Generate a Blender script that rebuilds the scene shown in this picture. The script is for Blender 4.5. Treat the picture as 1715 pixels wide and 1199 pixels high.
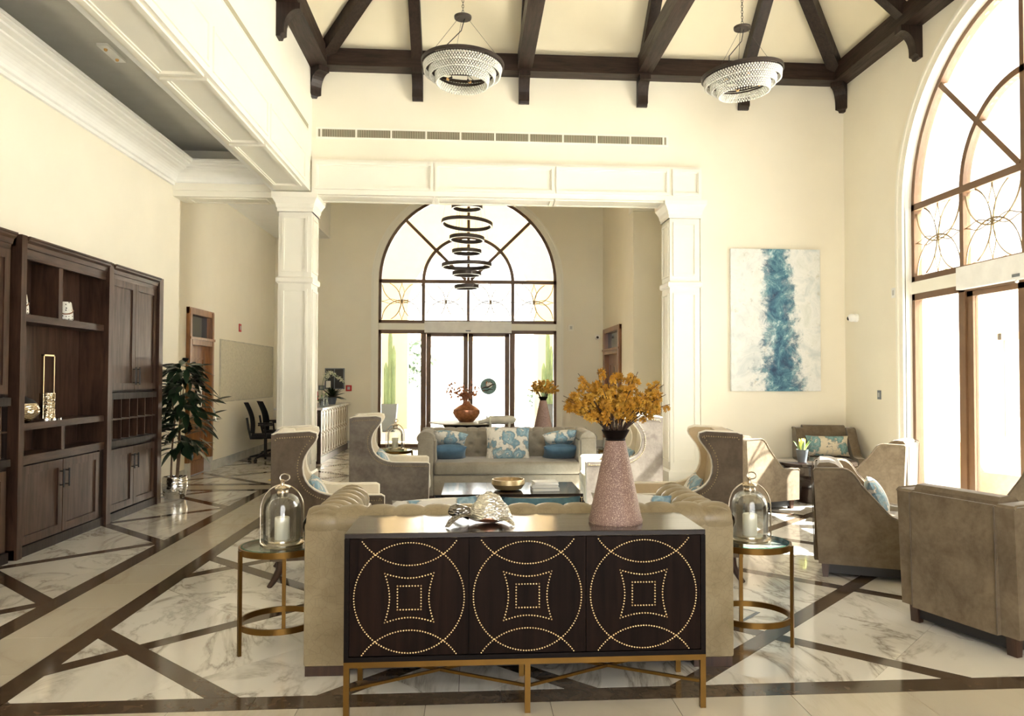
import bpy, bmesh, math, random
from mathutils import Vector, Matrix, Euler

for _o in list(bpy.data.objects):
    bpy.data.objects.remove(_o, do_unlink=True)
SC = bpy.context.scene
COL = SC.collection
random.seed(7)
PI = math.pi

# ------------------------------------------------------------------ camera
FPX, IW, IH = 1300.0, 1715.0, 1199.0
CAM_H = 1.55
cam_d = bpy.data.cameras.new('camera')
cam = bpy.data.objects.new('camera', cam_d)
COL.objects.link(cam)
SC.camera = cam
cam_d.sensor_fit = 'HORIZONTAL'
cam_d.sensor_width = 36.0
cam_d.lens = FPX / IW * 36.0
cam_d.shift_x = -(885.0 - IW / 2) / IW
cam_d.clip_start = 0.05
cam_d.clip_end = 300
_yaw, _pitch, _roll = -math.atan(94 / 1300.0), math.atan(33 / 1300.0), 0.0022
_f = Vector((-math.sin(_yaw) * math.cos(_pitch), math.cos(_yaw) * math.cos(_pitch), math.sin(_pitch)))
_r = Vector((math.cos(_yaw), math.sin(_yaw), 0))
_u = _r.cross(_f)
_r2 = _r * math.cos(_roll) + _u * math.sin(_roll)
_u2 = -_r * math.sin(_roll) + _u * math.cos(_roll)
cam.matrix_world = Matrix(((_r2.x, _u2.x, -_f.x, 0), (_r2.y, _u2.y, -_f.y, 0), (_r2.z, _u2.z, -_f.z, CAM_H), (0, 0, 0, 1)))

# ------------------------------------------------------------------ sky, sun, exposure
world = bpy.data.worlds.new('world')
SC.world = world
world.use_nodes = True
_bg = world.node_tree.nodes['Background']
_bg.inputs[0].default_value = (1.0, 0.985, 0.955, 1)
_bg.inputs[1].default_value = 1.0
sun_d = bpy.data.lights.new('sun', 'SUN')
sun_d.energy = 22.0
sun_d.angle = math.radians(0.6)
sun_d.color = (1.0, 0.965, 0.91)
sun = bpy.data.objects.new('sun', sun_d)
COL.objects.link(sun)
sun.rotation_euler = Vector((-1, 0.25, -1.12)).to_track_quat('-Z', 'Y').to_euler()
sun.location = (14, -1, 12)

vs = SC.view_settings
vs.view_transform = 'Standard'
vs.look = 'None'
vs.exposure = 2.72
vs.gamma = 1.0
vs.use_curve_mapping = False
SC.cycles.max_bounces = 10
SC.cycles.diffuse_bounces = 6
SC.cycles.glossy_bounces = 5
SC.cycles.transparent_max_bounces = 16
SC.cycles.sample_clamp_indirect = 6.0
SC.cycles.caustics_reflective = False
SC.cycles.caustics_refractive = False
try:
    SC.cycles.use_denoising = True
except Exception:
    pass

# ------------------------------------------------------------------ materials
MATS = {}
def _nt(name):
    m = bpy.data.materials.new(name)
    m.use_nodes = True
    nt = m.node_tree
    b = nt.nodes['Principled BSDF']
    return m, nt, b
def _lk(nt, a, b):
    nt.links.new(a, b)
def _coord(nt, scale=(1, 1, 1), rot=(0, 0, 0), kind='Object'):
    tc = nt.nodes.new('ShaderNodeTexCoord')
    mp = nt.nodes.new('ShaderNodeMapping')
    mp.inputs['Scale'].default_value = scale
    mp.inputs['Rotation'].default_value = rot
    _lk(nt, tc.outputs[kind], mp.inputs['Vector'])
    return mp.outputs[0]
def _noise(nt, vec, scale, detail=4, rough=0.55, dist=0.0):
    n = nt.nodes.new('ShaderNodeTexNoise')
    n.inputs['Scale'].default_value = scale
    n.inputs['Detail'].default_value = detail
    n.inputs['Roughness'].default_value = rough
    n.inputs['Distortion'].default_value = dist
    _lk(nt, vec, n.inputs['Vector'])
    return n.outputs['Fac']
def _ramp(nt, fac, stops, interp='LINEAR'):
    r = nt.nodes.new('ShaderNodeValToRGB')
    r.color_ramp.interpolation = interp
    els = r.color_ramp.elements
    while len(els) < len(stops):
        els.new(0.5)
    for e, (p, c) in zip(els, stops):
        e.position = p
        e.color = (c[0], c[1], c[2], 1) if not isinstance(c, (int, float)) else (c, c, c, 1)
    _lk(nt, fac, r.inputs[0])
    return r.outputs[0]
def _math(nt, op, a, b=None, c=None):
    n = nt.nodes.new('ShaderNodeMath')
    n.operation = op
    for i, x in enumerate((a, b, c)):
        if x is None:
            continue
        if isinstance(x, (int, float)):
            n.inputs[i].default_value = x
        else:
            _lk(nt, x, n.inputs[i])
    return n.outputs[0]
def _mix(nt, fac, a, b, mode='MIX'):
    n = nt.nodes.new('ShaderNodeMix')
    n.data_type = 'RGBA'
    n.blend_type = mode
    for i, x in ((0, fac), (6, a), (7, b)):
        if isinstance(x, (int, float)):
            n.inputs[i].default_value = x
        elif isinstance(x, tuple):
            n.inputs[i].default_value = (x[0], x[1], x[2], 1)
        else:
            _lk(nt, x, n.inputs[i])
    return n.outputs[2]
def _bump(nt, b, h, strength=0.2, dist=0.01):
    n = nt.nodes.new('ShaderNodeBump')
    n.inputs['Strength'].default_value = strength
    n.inputs['Distance'].default_value = dist
    _lk(nt, h, n.inputs['Height'])
    _lk(nt, n.outputs[0], b.inputs['Normal'])
def plain(name, col, rough=0.5, metal=0.0, var=0.06, nscale=6.0, bump=0.0, bscale=80.0, coat=0.0, spec=0.5, sheen=0.0):
    """a procedural surface: base colour with a soft noise variation and an optional fine relief"""
    m, nt, b = _nt(name)
    v = _coord(nt)
    n = _noise(nt, v, nscale, 3)
    lo = tuple(max(0, c * (1 - var)) for c in col)
    hi = tuple(min(1, c * (1 + var)) for c in col)
    _lk(nt, _ramp(nt, n, [(0.3, lo), (0.7, hi)]), b.inputs['Base Color'])
    b.inputs['Roughness'].default_value = rough
    b.inputs['Metallic'].default_value = metal
    b.inputs['Specular IOR Level'].default_value = spec
    b.inputs['Coat Weight'].default_value = coat
    b.inputs['Coat Roughness'].default_value = 0.12
    if sheen:
        b.inputs['Sheen Weight'].default_value = sheen
        b.inputs['Sheen Roughness'].default_value = 0.4
    if bump:
        _bump(nt, b, _noise(nt, v, bscale, 4), bump, 0.004)
    MATS[name] = m
    return m
def wood(name, dark, light, rough=0.4, axis=2, scale=7.0, stretch=0.07, coat=0.0, spec=0.5):
    m, nt, b = _nt(name)
    s = [scale, scale, scale]
    s[axis] = scale * stretch
    v = _coord(nt, tuple(s))
    n = _noise(nt, v, 3.0, 8, 0.62, 0.6)
    n2 = _noise(nt, _coord(nt), 2.2, 3)
    f = _math(nt, 'ADD', _math(nt, 'MULTIPLY', n, 0.72), _math(nt, 'MULTIPLY', n2, 0.28))
    _lk(nt, _ramp(nt, f, [(0.36, dark), (0.64, light)]), b.inputs['Base Color'])
    _lk(nt, _ramp(nt, n, [(0.3, rough + 0.06), (0.7, rough - 0.06)]), b.inputs['Roughness'])
    b.inputs['Coat Weight'].default_value = coat
    b.inputs['Coat Roughness'].default_value = 0.1
    b.inputs['Specular IOR Level'].default_value = spec
    _bump(nt, b, n, 0.15, 0.003)
    MATS[name] = m
    return m

plain('wall_paint', (0.85, 0.80, 0.67), 0.75, var=0.025, nscale=1.2, bump=0.05, bscale=120, spec=0.3)
plain('ivory_paint', (0.86, 0.835, 0.74), 0.5, var=0.02, nscale=2, spec=0.4)
plain('white_paint', (0.88, 0.88, 0.85), 0.5, var=0.02)
plain('ceiling_grey', (0.57, 0.565, 0.535), 0.7, var=0.03)
plain('roof_cream', (0.82, 0.74, 0.55), 0.8, var=0.03, nscale=1.5)
plain('grille_olive', (0.50, 0.46, 0.33), 0.6)
plain('grille_dark', (0.16, 0.14, 0.09), 0.7)
plain('slot_grille', (0.40, 0.37, 0.26), 0.7)
plain('grout', (0.12, 0.10, 0.085), 0.8)
plain('concrete', (0.62, 0.60, 0.56), 0.7, var=0.06, nscale=3)
plain('stucco', (0.85, 0.82, 0.76), 0.85, var=0.04, nscale=4, bump=0.1, bscale=60)
plain('porch_stucco', (0.86, 0.76, 0.60), 0.85, var=0.04, nscale=4)
plain('terracotta', (0.62, 0.32, 0.18), 0.7, var=0.2, nscale=9)
plain('window_bronze', (0.15, 0.080, 0.037), 0.4, var=0.1, spec=0.5)
plain('gasket_dark', (0.03, 0.025, 0.022), 0.5)
plain('tracery_metal', (0.30, 0.22, 0.12), 0.4, metal=0.6)
wood('beam_wood', (0.011, 0.0065, 0.0045), (0.045, 0.026, 0.018), 0.45, axis=0, scale=9, stretch=0.09, spec=0.25)
wood('beam_wood_depth', (0.011, 0.0065, 0.0045), (0.045, 0.026, 0.018), 0.45, axis=1, scale=9, stretch=0.09, spec=0.25)
wood('beam_wood_up', (0.011, 0.0065, 0.0045), (0.040, 0.024, 0.017), 0.42, axis=2, scale=9, stretch=0.09, spec=0.3)
wood('walnut', (0.024, 0.011, 0.007), (0.078, 0.040, 0.025), 0.42, axis=2, scale=6, stretch=0.1, spec=0.25)
wood('walnut_rail', (0.024, 0.013, 0.009), (0.074, 0.039, 0.025), 0.42, axis=1, scale=6, stretch=0.1, spec=0.25)
wood('walnut_dark', (0.008, 0.0045, 0.0035), (0.022, 0.012, 0.009), 0.45, axis=2, scale=6, stretch=0.1, spec=0.2)
wood('espresso', (0.0045, 0.0020, 0.0012), (0.015, 0.0068, 0.0042), 0.5, axis=2, scale=8, stretch=0.06, spec=0.08)
wood('espresso_top', (0.010, 0.006, 0.005), (0.026, 0.016, 0.013), 0.17, axis=0, scale=8, stretch=0.05, coat=0.6)
wood('espresso_frame', (0.003, 0.002, 0.0018), (0.008, 0.0045, 0.0035), 0.42, axis=0, scale=8, stretch=0.06, spec=0.10)
wood('door_wood', (0.15, 0.055, 0.014), (0.34, 0.145, 0.045), 0.33, axis=2, scale=6, stretch=0.08, coat=0.2)
wood('foot_wood', (0.02, 0.009, 0.006), (0.06, 0.028, 0.017), 0.35, axis=2)
plain('brass_frame', (0.165, 0.088, 0.020), 0.33, metal=0.9, var=0.12)
plain('nail_brass', (0.86, 0.68, 0.42), 0.25, metal=1.0, var=0.15, nscale=60)
plain('nail_dark', (0.30, 0.23, 0.12), 0.35, metal=1.0, var=0.2, nscale=60)
plain('chrome', (0.84, 0.84, 0.83), 0.12, metal=1.0, var=0.05)
plain('old_nickel', (0.66, 0.58, 0.46), 0.22, metal=1.0, var=0.12)
plain('black_metal', (0.018, 0.016, 0.015), 0.4, metal=0.3)
plain('bronze_dark', (0.055, 0.042, 0.036), 0.4, metal=0.5)
plain('black_plastic', (0.014, 0.014, 0.016), 0.5)
plain('black_mesh', (0.011, 0.011, 0.013), 0.85, bump=0.4, bscale=300)
plain('grey_plastic', (0.46, 0.46, 0.44), 0.5)
plain('white_plastic', (0.84, 0.84, 0.82), 0.4)
plain('red_plastic', (0.5, 0.02, 0.02), 0.4)
plain('tinted_glass', (0.045, 0.05, 0.055), 0.08)
plain('yellow_tag', (0.8, 0.62, 0.02), 0.5)
plain('wax', (0.86, 0.83, 0.70), 0.45, var=0.02)
plain('paper', (0.82, 0.82, 0.78), 0.7)
plain('book_grey', (0.34, 0.36, 0.37), 0.45)
plain('book_white', (0.80, 0.80, 0.78), 0.4)
plain('cream_fabric', (0.70, 0.63, 0.50), 0.85, var=0.05, nscale=12, bump=0.15, bscale=260, sheen=0.2)
plain('tan_fabric', (0.52, 0.41, 0.26), 0.85, var=0.06, nscale=12, bump=0.15, bscale=260, sheen=0.2)
plain('piping_cream', (0.78, 0.73, 0.62), 0.6, var=0.03)
plain('blue_velvet', (0.085, 0.175, 0.27), 0.8, var=0.18, nscale=9, bump=0.2, bscale=60, sheen=0.35)
plain('teal_throw', (0.05, 0.12, 0.15), 0.85, var=0.2, nscale=30, bump=0.3, bscale=120, sheen=0.2)
plain('soil', (0.03, 0.02, 0.014), 0.95, bump=0.5, bscale=60)
plain('leaf_dark', (0.013, 0.032, 0.013), 0.3, var=0.35, nscale=5)
plain('garden_leaf', (0.016, 0.036, 0.012), 0.6, var=0.3, nscale=3)
plain('leaf_mid', (0.05, 0.14, 0.03), 0.45, var=0.3, nscale=5)
plain('leaf_pale', (0.30, 0.42, 0.20), 0.6, var=0.25, nscale=5)
plain('bark', (0.16, 0.10, 0.06), 0.8, var=0.25, nscale=20, bump=0.4)
plain('twig', (0.045, 0.025, 0.016), 0.7, var=0.2)
plain('blossom', (0.50, 0.255, 0.022), 0.65, var=0.32, nscale=14)
plain('blossom_light', (0.62, 0.37, 0.05), 0.65, var=0.25, nscale=14)
plain('copper_leaf', (0.50, 0.20, 0.10), 0.5, var=0.3, nscale=20)
plain('bud_yellow', (0.74, 0.72, 0.22), 0.55, var=0.2, nscale=9)
plain('zinc', (0.20, 0.225, 0.25), 0.42, metal=0.5, var=0.18, nscale=8)
plain('slate_pot', (0.10, 0.12, 0.145), 0.6, var=0.15)
plain('cactus_green', (0.20, 0.29, 0.17), 0.7, var=0.2, nscale=4)
plain('orchid_white', (0.78, 0.80, 0.62), 0.5, var=0.08)
plain('teal_enamel', (0.16, 0.30, 0.28), 0.35, var=0.25, nscale=14)
plain('lounge_wicker', (0.66, 0.42, 0.26), 0.8, var=0.1, nscale=20, bump=0.3, bscale=90)
plain('outdoor_cushion', (0.84, 0.78, 0.70), 0.85)
plain('stone_pale', (0.52, 0.49, 0.40), 0.5, var=0.15, nscale=8)
plain('copper_pot', (0.48, 0.22, 0.13), 0.28, metal=0.85, var=0.3, nscale=22, bump=0.25, bscale=50)
plain('gold_bowl', (0.66, 0.52, 0.30), 0.3, metal=0.75, var=0.18, nscale=10)
plain('pebble_wall', (0.62, 0.58, 0.46), 0.8, var=0.1, nscale=26, bump=0.7, bscale=50)
plain('baseboard_marble', (0.62, 0.61, 0.57), 0.25, var=0.16, nscale=5)
plain('bulb_amber', (0.80, 0.50, 0.20), 0.2)
plain('rug_blue', (0.40, 0.47, 0.49), 0.95, var=0.35, nscale=4, bump=0.4, bscale=140)
plain('desk_white', (0.86, 0.84, 0.78), 0.3, var=0.02)

def velvet(name, c0, c1, crush=3.0):
    m, nt, b = _nt(name)
    v = _coord(nt)
    n = _noise(nt, v, crush, 5, 0.6, 0.5)
    n2 = _noise(nt, v, 38, 3)
    f = _math(nt, 'ADD', _math(nt, 'MULTIPLY', n, 0.75), _math(nt, 'MULTIPLY', n2, 0.25))
    _lk(nt, _ramp(nt, f, [(0.34, c0), (0.62, c1)]), b.inputs['Base Color'])
    b.inputs['Roughness'].default_value = 0.75
    b.inputs['Sheen Weight'].default_value = 0.35
    b.inputs['Sheen Roughness'].default_value = 0.35
    b.inputs['Specular IOR Level'].default_value = 0.25
    _bump(nt, b, n2, 0.12, 0.004)
    MATS[name] = m
velvet('velvet_taupe', (0.072, 0.051, 0.034), (0.128, 0.098, 0.068), 5)
velvet('velvet_grey', (0.115, 0.095, 0.078), (0.205, 0.176, 0.146), 6)
velvet('velvet_lounge', (0.105, 0.077, 0.048), (0.19, 0.147, 0.097), 5)
velvet('velvet_sofa', (0.24, 0.21, 0.163), (0.33, 0.292, 0.23), 5)

def leather(name, c0, c1):
    m, nt, b = _nt(name)
    v = _coord(nt)
    n = _noise(nt, v, 5, 5, 0.65, 0.8)
    vo = nt.nodes.new('ShaderNodeTexVoronoi')
    vo.feature = 'DISTANCE_TO_EDGE'
    vo.inputs['Scale'].default_value = 26
    _lk(nt, v, vo.inputs['Vector'])
    crack = _ramp(nt, vo.outputs[0], [(0.0, 0.85), (0.05, 1.0)])
    _lk(nt, _mix(nt, 1.0, _ramp(nt, n, [(0.32, c0), (0.66, c1)]), crack, 'MULTIPLY'), b.inputs['Base Color'])
    b.inputs['Roughness'].default_value = 0.36
    _bump(nt, b, _noise(nt, v, 120, 3), 0.10, 0.003)
    MATS[name] = m
leather('leather_beige', (0.215, 0.165, 0.092), (0.305, 0.245, 0.15))

def marble(name, base, vein, scale, rough=0.06, ang=0.9):
    m, nt, b = _nt(name)
    oi = nt.nodes.new('ShaderNodeObjectInfo')
    v = _coord(nt, (1.0, 0.42, 1.0), (0, 0, ang))
    add = nt.nodes.new('ShaderNodeVectorMath')
    add.operation = 'ADD'
    sc = nt.nodes.new('ShaderNodeVectorMath')
    sc.operation = 'SCALE'
    cx = nt.nodes.new('ShaderNodeCombineXYZ')
    for i in range(3):
        _lk(nt, oi.outputs['Random'], cx.inputs[i])
    _lk(nt, cx.outputs[0], sc.inputs[0])
    sc.inputs['Scale'].default_value = 23.0
    _lk(nt, v, add.inputs[0])
    _lk(nt, sc.outputs[0], add.inputs[1])
    vec = add.outputs[0]
    n1 = _noise(nt, vec, scale, 7, 0.6, 1.6)
    vv = _math(nt, 'ABSOLUTE', _math(nt, 'SUBTRACT', n1, 0.5))
    veins = _ramp(nt, vv, [(0.0, 0.75), (0.012, 0.42), (0.05, 0.0)])
    n2 = _noise(nt, vec, scale * 0.45, 5, 0.6, 1.0)
    mask = _ramp(nt, n2, [(0.36, 0.0), (0.54, 1.0)])
    fac = _math(nt, 'MULTIPLY', veins, mask)
    cloud = _ramp(nt, _noise(nt, vec, scale * 0.9, 4), [(0.35, base), (0.75, tuple(c * 0.88 for c in base))])
    _lk(nt, _mix(nt, fac, cloud, vein), b.inputs['Base Color'])
    b.inputs['Roughness'].default_value = rough
    b.inputs['Specular IOR Level'].default_value = 0.6
    MATS[name] = m
marble('marble_white', (0.80, 0.775, 0.71), (0.20, 0.16, 0.11), 1.7)
marble('marble_mirror', (0.80, 0.775, 0.71), (0.22, 0.18, 0.13), 1.7, ang=-0.9)
marble('beige_tile_stone', (0.60, 0.545, 0.44), (0.50, 0.44, 0.34), 1.0, 0.10)
marble('counter_marble', (0.80, 0.79, 0.75), (0.3, 0.28, 0.25), 4.0, 0.15)

def strip_stone():
    m, nt, b = _nt('border_stone')
    oi = nt.nodes.new('ShaderNodeObjectInfo')
    v = _coord(nt, (6, 6, 6), (0, 0, 0.785))
    n = _noise(nt, v, 2.0, 7, 0.65, 1.0)
    col = _ramp(nt, n, [(0.3, (0.052, 0.034, 0.021)), (0.7, (0.125, 0.086, 0.056))])
    _lk(nt, _mix(nt, 1.0, col, _ramp(nt, oi.outputs['Random'], [(0.0, 0.85), (1.0, 1.1)]), 'MULTIPLY'), b.inputs['Base Color'])
    b.inputs['Roughness'].default_value = 0.10
    MATS['border_stone'] = m
strip_stone()

def floral(name, ground, c_a, c_b, scale=5.5):
    m, nt, b = _nt(name)
    v = _coord(nt)
    vo = nt.nodes.new('ShaderNodeTexVoronoi')
    vo.inputs['Scale'].default_value = scale
    vo.inputs['Randomness'].default_value = 0.85
    dist = nt.nodes.new('ShaderNodeVectorMath')
    dist.operation = 'ADD'
    nz = nt.nodes.new('ShaderNodeTexNoise')
    nz.inputs['Scale'].default_value = scale * 2.3
    nz.inputs['Detail'].default_value = 3
    _lk(nt, v, nz.inputs['Vector'])
    sc = nt.nodes.new('ShaderNodeVectorMath')
    sc.operation = 'SCALE'
    sc.inputs['Scale'].default_value = 0.14
    _lk(nt, nz.outputs['Color'], sc.inputs[0])
    _lk(nt, v, dist.inputs[0])
    _lk(nt, sc.outputs[0], dist.inputs[1])
    _lk(nt, dist.outputs[0], vo.inputs['Vector'])
    petals = _ramp(nt, vo.outputs['Distance'], [(0.0, c_b), (0.10, ground), (0.16, c_a), (0.30, c_b), (0.42, c_a), (0.50, c_a), (0.54, (0.30, 0.27, 0.22)), (0.58, ground)], 'LINEAR')
    grey = _ramp(nt, _noise(nt, v, scale * 1.6, 4, 0.6, 2.0), [(0.56, 0.0), (0.60, 1.0)])
    col = _mix(nt, _math(nt, 'MULTIPLY', grey, 0.6), petals, (0.40, 0.385, 0.35))
    _lk(nt, col, b.inputs['Base Color'])
    b.inputs['Roughness'].default_value = 0.8
    b.inputs['Sheen Weight'].default_value = 0.15
    _bump(nt, b, _noise(nt, v, 240, 2), 0.15, 0.003)
    MATS[name] = m
floral('floral_blue', (0.68, 0.65, 0.58), (0.17, 0.29, 0.36), (0.33, 0.46, 0.52), 6.5)
floral('floral_teal', (0.66, 0.58, 0.43), (0.13, 0.26, 0.26), (0.22, 0.36, 0.36), 6.5)

def speckle():
    m, nt, b = _nt('vase_speckle')
    v = _coord(nt)
    n = _noise(nt, v, 230, 3, 0.65)
    g = _ramp(nt, _noise(nt, v, 5, 2), [(0.3, (0.165, 0.095, 0.078)), (0.7, (0.225, 0.135, 0.112))])
    _lk(nt, _mix(nt, _ramp(nt, n, [(0.53, 0.0), (0.63, 0.8)]), g, (0.62, 0.47, 0.36)), b.inputs['Base Color'])
    b.inputs['Roughness'].default_value = 0.55
    _bump(nt, b, n, 0.4, 0.003)
    MATS['vase_speckle'] = m
speckle()

def dots(name, ground, dot, scale):
    m, nt, b = _nt(name)
    v = _coord(nt)
    vo = nt.nodes.new('ShaderNodeTexVoronoi')
    vo.inputs['Scale'].default_value = scale
    vo.inputs['Randomness'].default_value = 0.45
    _lk(nt, v, vo.inputs['Vector'])
    _lk(nt, _ramp(nt, vo.outputs['Distance'], [(0.22, dot), (0.28, ground)]), b.inputs['Base Color'])
    b.inputs['Roughness'].default_value = 0.45
    MATS[name] = m
dots('pierced_ceramic', (0.72, 0.71, 0.66), (0.05, 0.035, 0.03), 36)

def hammered(name, col, scale=34, rough=0.16):
    m, nt, b = _nt(name)
    v = _coord(nt, (1, 1, 2.6))
    vo = nt.nodes.new('ShaderNodeTexVoronoi')
    vo.inputs['Scale'].default_value = scale
    _lk(nt, v, vo.inputs['Vector'])
    n = _noise(nt, v, 10, 3)
    _lk(nt, _ramp(nt, n, [(0.3, tuple(c * 0.8 for c in col)), (0.7, col)]), b.inputs['Base Color'])
    b.inputs['Metallic'].default_value = 1.0
    b.inputs['Roughness'].default_value = rough
    _bump(nt, b, vo.outputs['Distance'], 0.55, 0.01)
    MATS[name] = m
hammered('hammered_silver', (0.78, 0.74, 0.68), 20)
hammered('hammered_gold', (0.70, 0.58, 0.40), 30)
hammered('turtle_silver', (0.82, 0.78, 0.70), 55, 0.18)
hammered('turtle_shell', (0.83, 0.80, 0.72), 60, 0.34)
hammered('turtle_dark', (0.30, 0.28, 0.25), 45, 0.14)

def thin_glass(name, tint=(1, 1, 1), gloss=0.10, rough=0.0):
    """a thin pane: light passes straight through, a little is mirrored at grazing angles"""
    m = bpy.data.materials.new(name)
    m.use_nodes = True
    nt = m.node_tree
    nt.nodes.clear()
    out = nt.nodes.new('ShaderNodeOutputMaterial')
    tr = nt.nodes.new('ShaderNodeBsdfTransparent')
    tr.inputs[0].default_value = (tint[0], tint[1], tint[2], 1)
    gl = nt.nodes.new('ShaderNodeBsdfGlossy')
    gl.inputs['Roughness'].default_value = rough
    lw = nt.nodes.new('ShaderNodeLayerWeight')
    lw.inputs[0].default_value = 0.25
    mx = nt.nodes.new('ShaderNodeMixShader')
    sc = nt.nodes.new('ShaderNodeMath')
    sc.operation = 'MULTIPLY_ADD'
    sc.inputs[1].default_value = 0.6
    sc.inputs[2].default_value = gloss * 0.3
    _lk(nt, lw.outputs['Fresnel'], sc.inputs[0])
    _lk(nt, sc.outputs[0], mx.inputs[0])
    _lk(nt, tr.outputs[0], mx.inputs[1])
    _lk(nt, gl.outputs[0], mx.inputs[2])
    _lk(nt, mx.outputs[0], out.inputs[0])
    MATS[name] = m
thin_glass('pane_glass', (0.97, 0.985, 0.975), 0.06)
thin_glass('dome_glass', (0.94, 0.95, 0.94), 0.16, 0.02)
thin_glass('table_glass', (0.92, 0.97, 0.95), 0.3)
thin_glass('glass_edge', (0.25, 0.62, 0.50), 0.2)
thin_glass('bottle_glass', (0.80, 0.88, 0.88), 0.3)

def crystal():
    m, nt, b = _nt('crystal')
    v = _coord(nt)
    n = _noise(nt, v, 60, 2)
    _lk(nt, _ramp(nt, n, [(0.35, (0.80, 0.79, 0.72)), (0.65, (0.95, 0.945, 0.90))]), b.inputs['Base Color'])
    b.inputs['Roughness'].default_value = 0.08
    b.inputs['Transmission Weight'].default_value = 0.15
    b.inputs['IOR'].default_value = 1.5
    MATS['crystal'] = m
crystal()

def painting():
    m, nt, b = _nt('painting_canvas')
    tc = nt.nodes.new('ShaderNodeTexCoord')
    v = tc.outputs['Object']
    sep = nt.nodes.new('ShaderNodeSeparateXYZ')
    _lk(nt, v, sep.inputs[0])
    x, z = sep.outputs[0], sep.outputs[2]
    n1 = _noise(nt, v, 2.4, 8, 0.66, 1.2)
    n2 = _noise(nt, v, 6.5, 8, 0.72, 0.5)
    # wandering centre line of the blue river, broader towards the bottom
    cx = _math(nt, 'MULTIPLY_ADD', z, -0.045, 0.05)
    hw = _math(nt, 'MULTIPLY_ADD', z, -0.05, 0.285)
    dx = _math(nt, 'ABSOLUTE', _math(nt, 'SUBTRACT', x, cx))
    d = _math(nt, 'DIVIDE', dx, hw)
    d = _math(nt, 'ADD', d, _math(nt, 'MULTIPLY', _math(nt, 'SUBTRACT', n1, 0.5), 2.0))
    d = _math(nt, 'ADD', d, _math(nt, 'MULTIPLY', _math(nt, 'SUBTRACT', n2, 0.5), 2.2))
    fac = _ramp(nt, d, [(0.30, 1.0), (0.62, 0.80), (0.80, 0.30), (1.0, 0.0)])
    blue = _ramp(nt, _noise(nt, v, 3.6, 9, 0.74, 0.6), [(0.34, (0.010, 0.04, 0.10)), (0.45, (0.035, 0.12, 0.20)), (0.54, (0.10, 0.25, 0.32)), (0.60, (0.40, 0.55, 0.58)), (0.66, (0.75, 0.80, 0.79))])
    ground = _ramp(nt, _noise(nt, v, 3.2, 8, 0.66, 0.8), [(0.34, (0.60, 0.65, 0.65)), (0.52, (0.80, 0.81, 0.79)), (0.72, (0.66, 0.69, 0.65))])
    tan = _ramp(nt, _noise(nt, v, 9.0, 8, 0.75), [(0.58, 0.0), (0.68, 0.5)])
    ground = _mix(nt, tan, ground, (0.40, 0.38, 0.27))
    sp = _ramp(nt, _noise(nt, v, 46, 3, 0.6), [(0.66, 0.0), (0.70, 0.85)])
    ground = _mix(nt, _math(nt, 'MULTIPLY', sp, _ramp(nt, n1, [(0.48, 0.0), (0.6, 1.0)])), ground, (0.07, 0.10, 0.11))
    _lk(nt, _mix(nt, fac, ground, blue), b.inputs['Base Color'])
    b.inputs['Roughness'].default_value = 0.6
    MATS['painting_canvas'] = m
painting()

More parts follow.
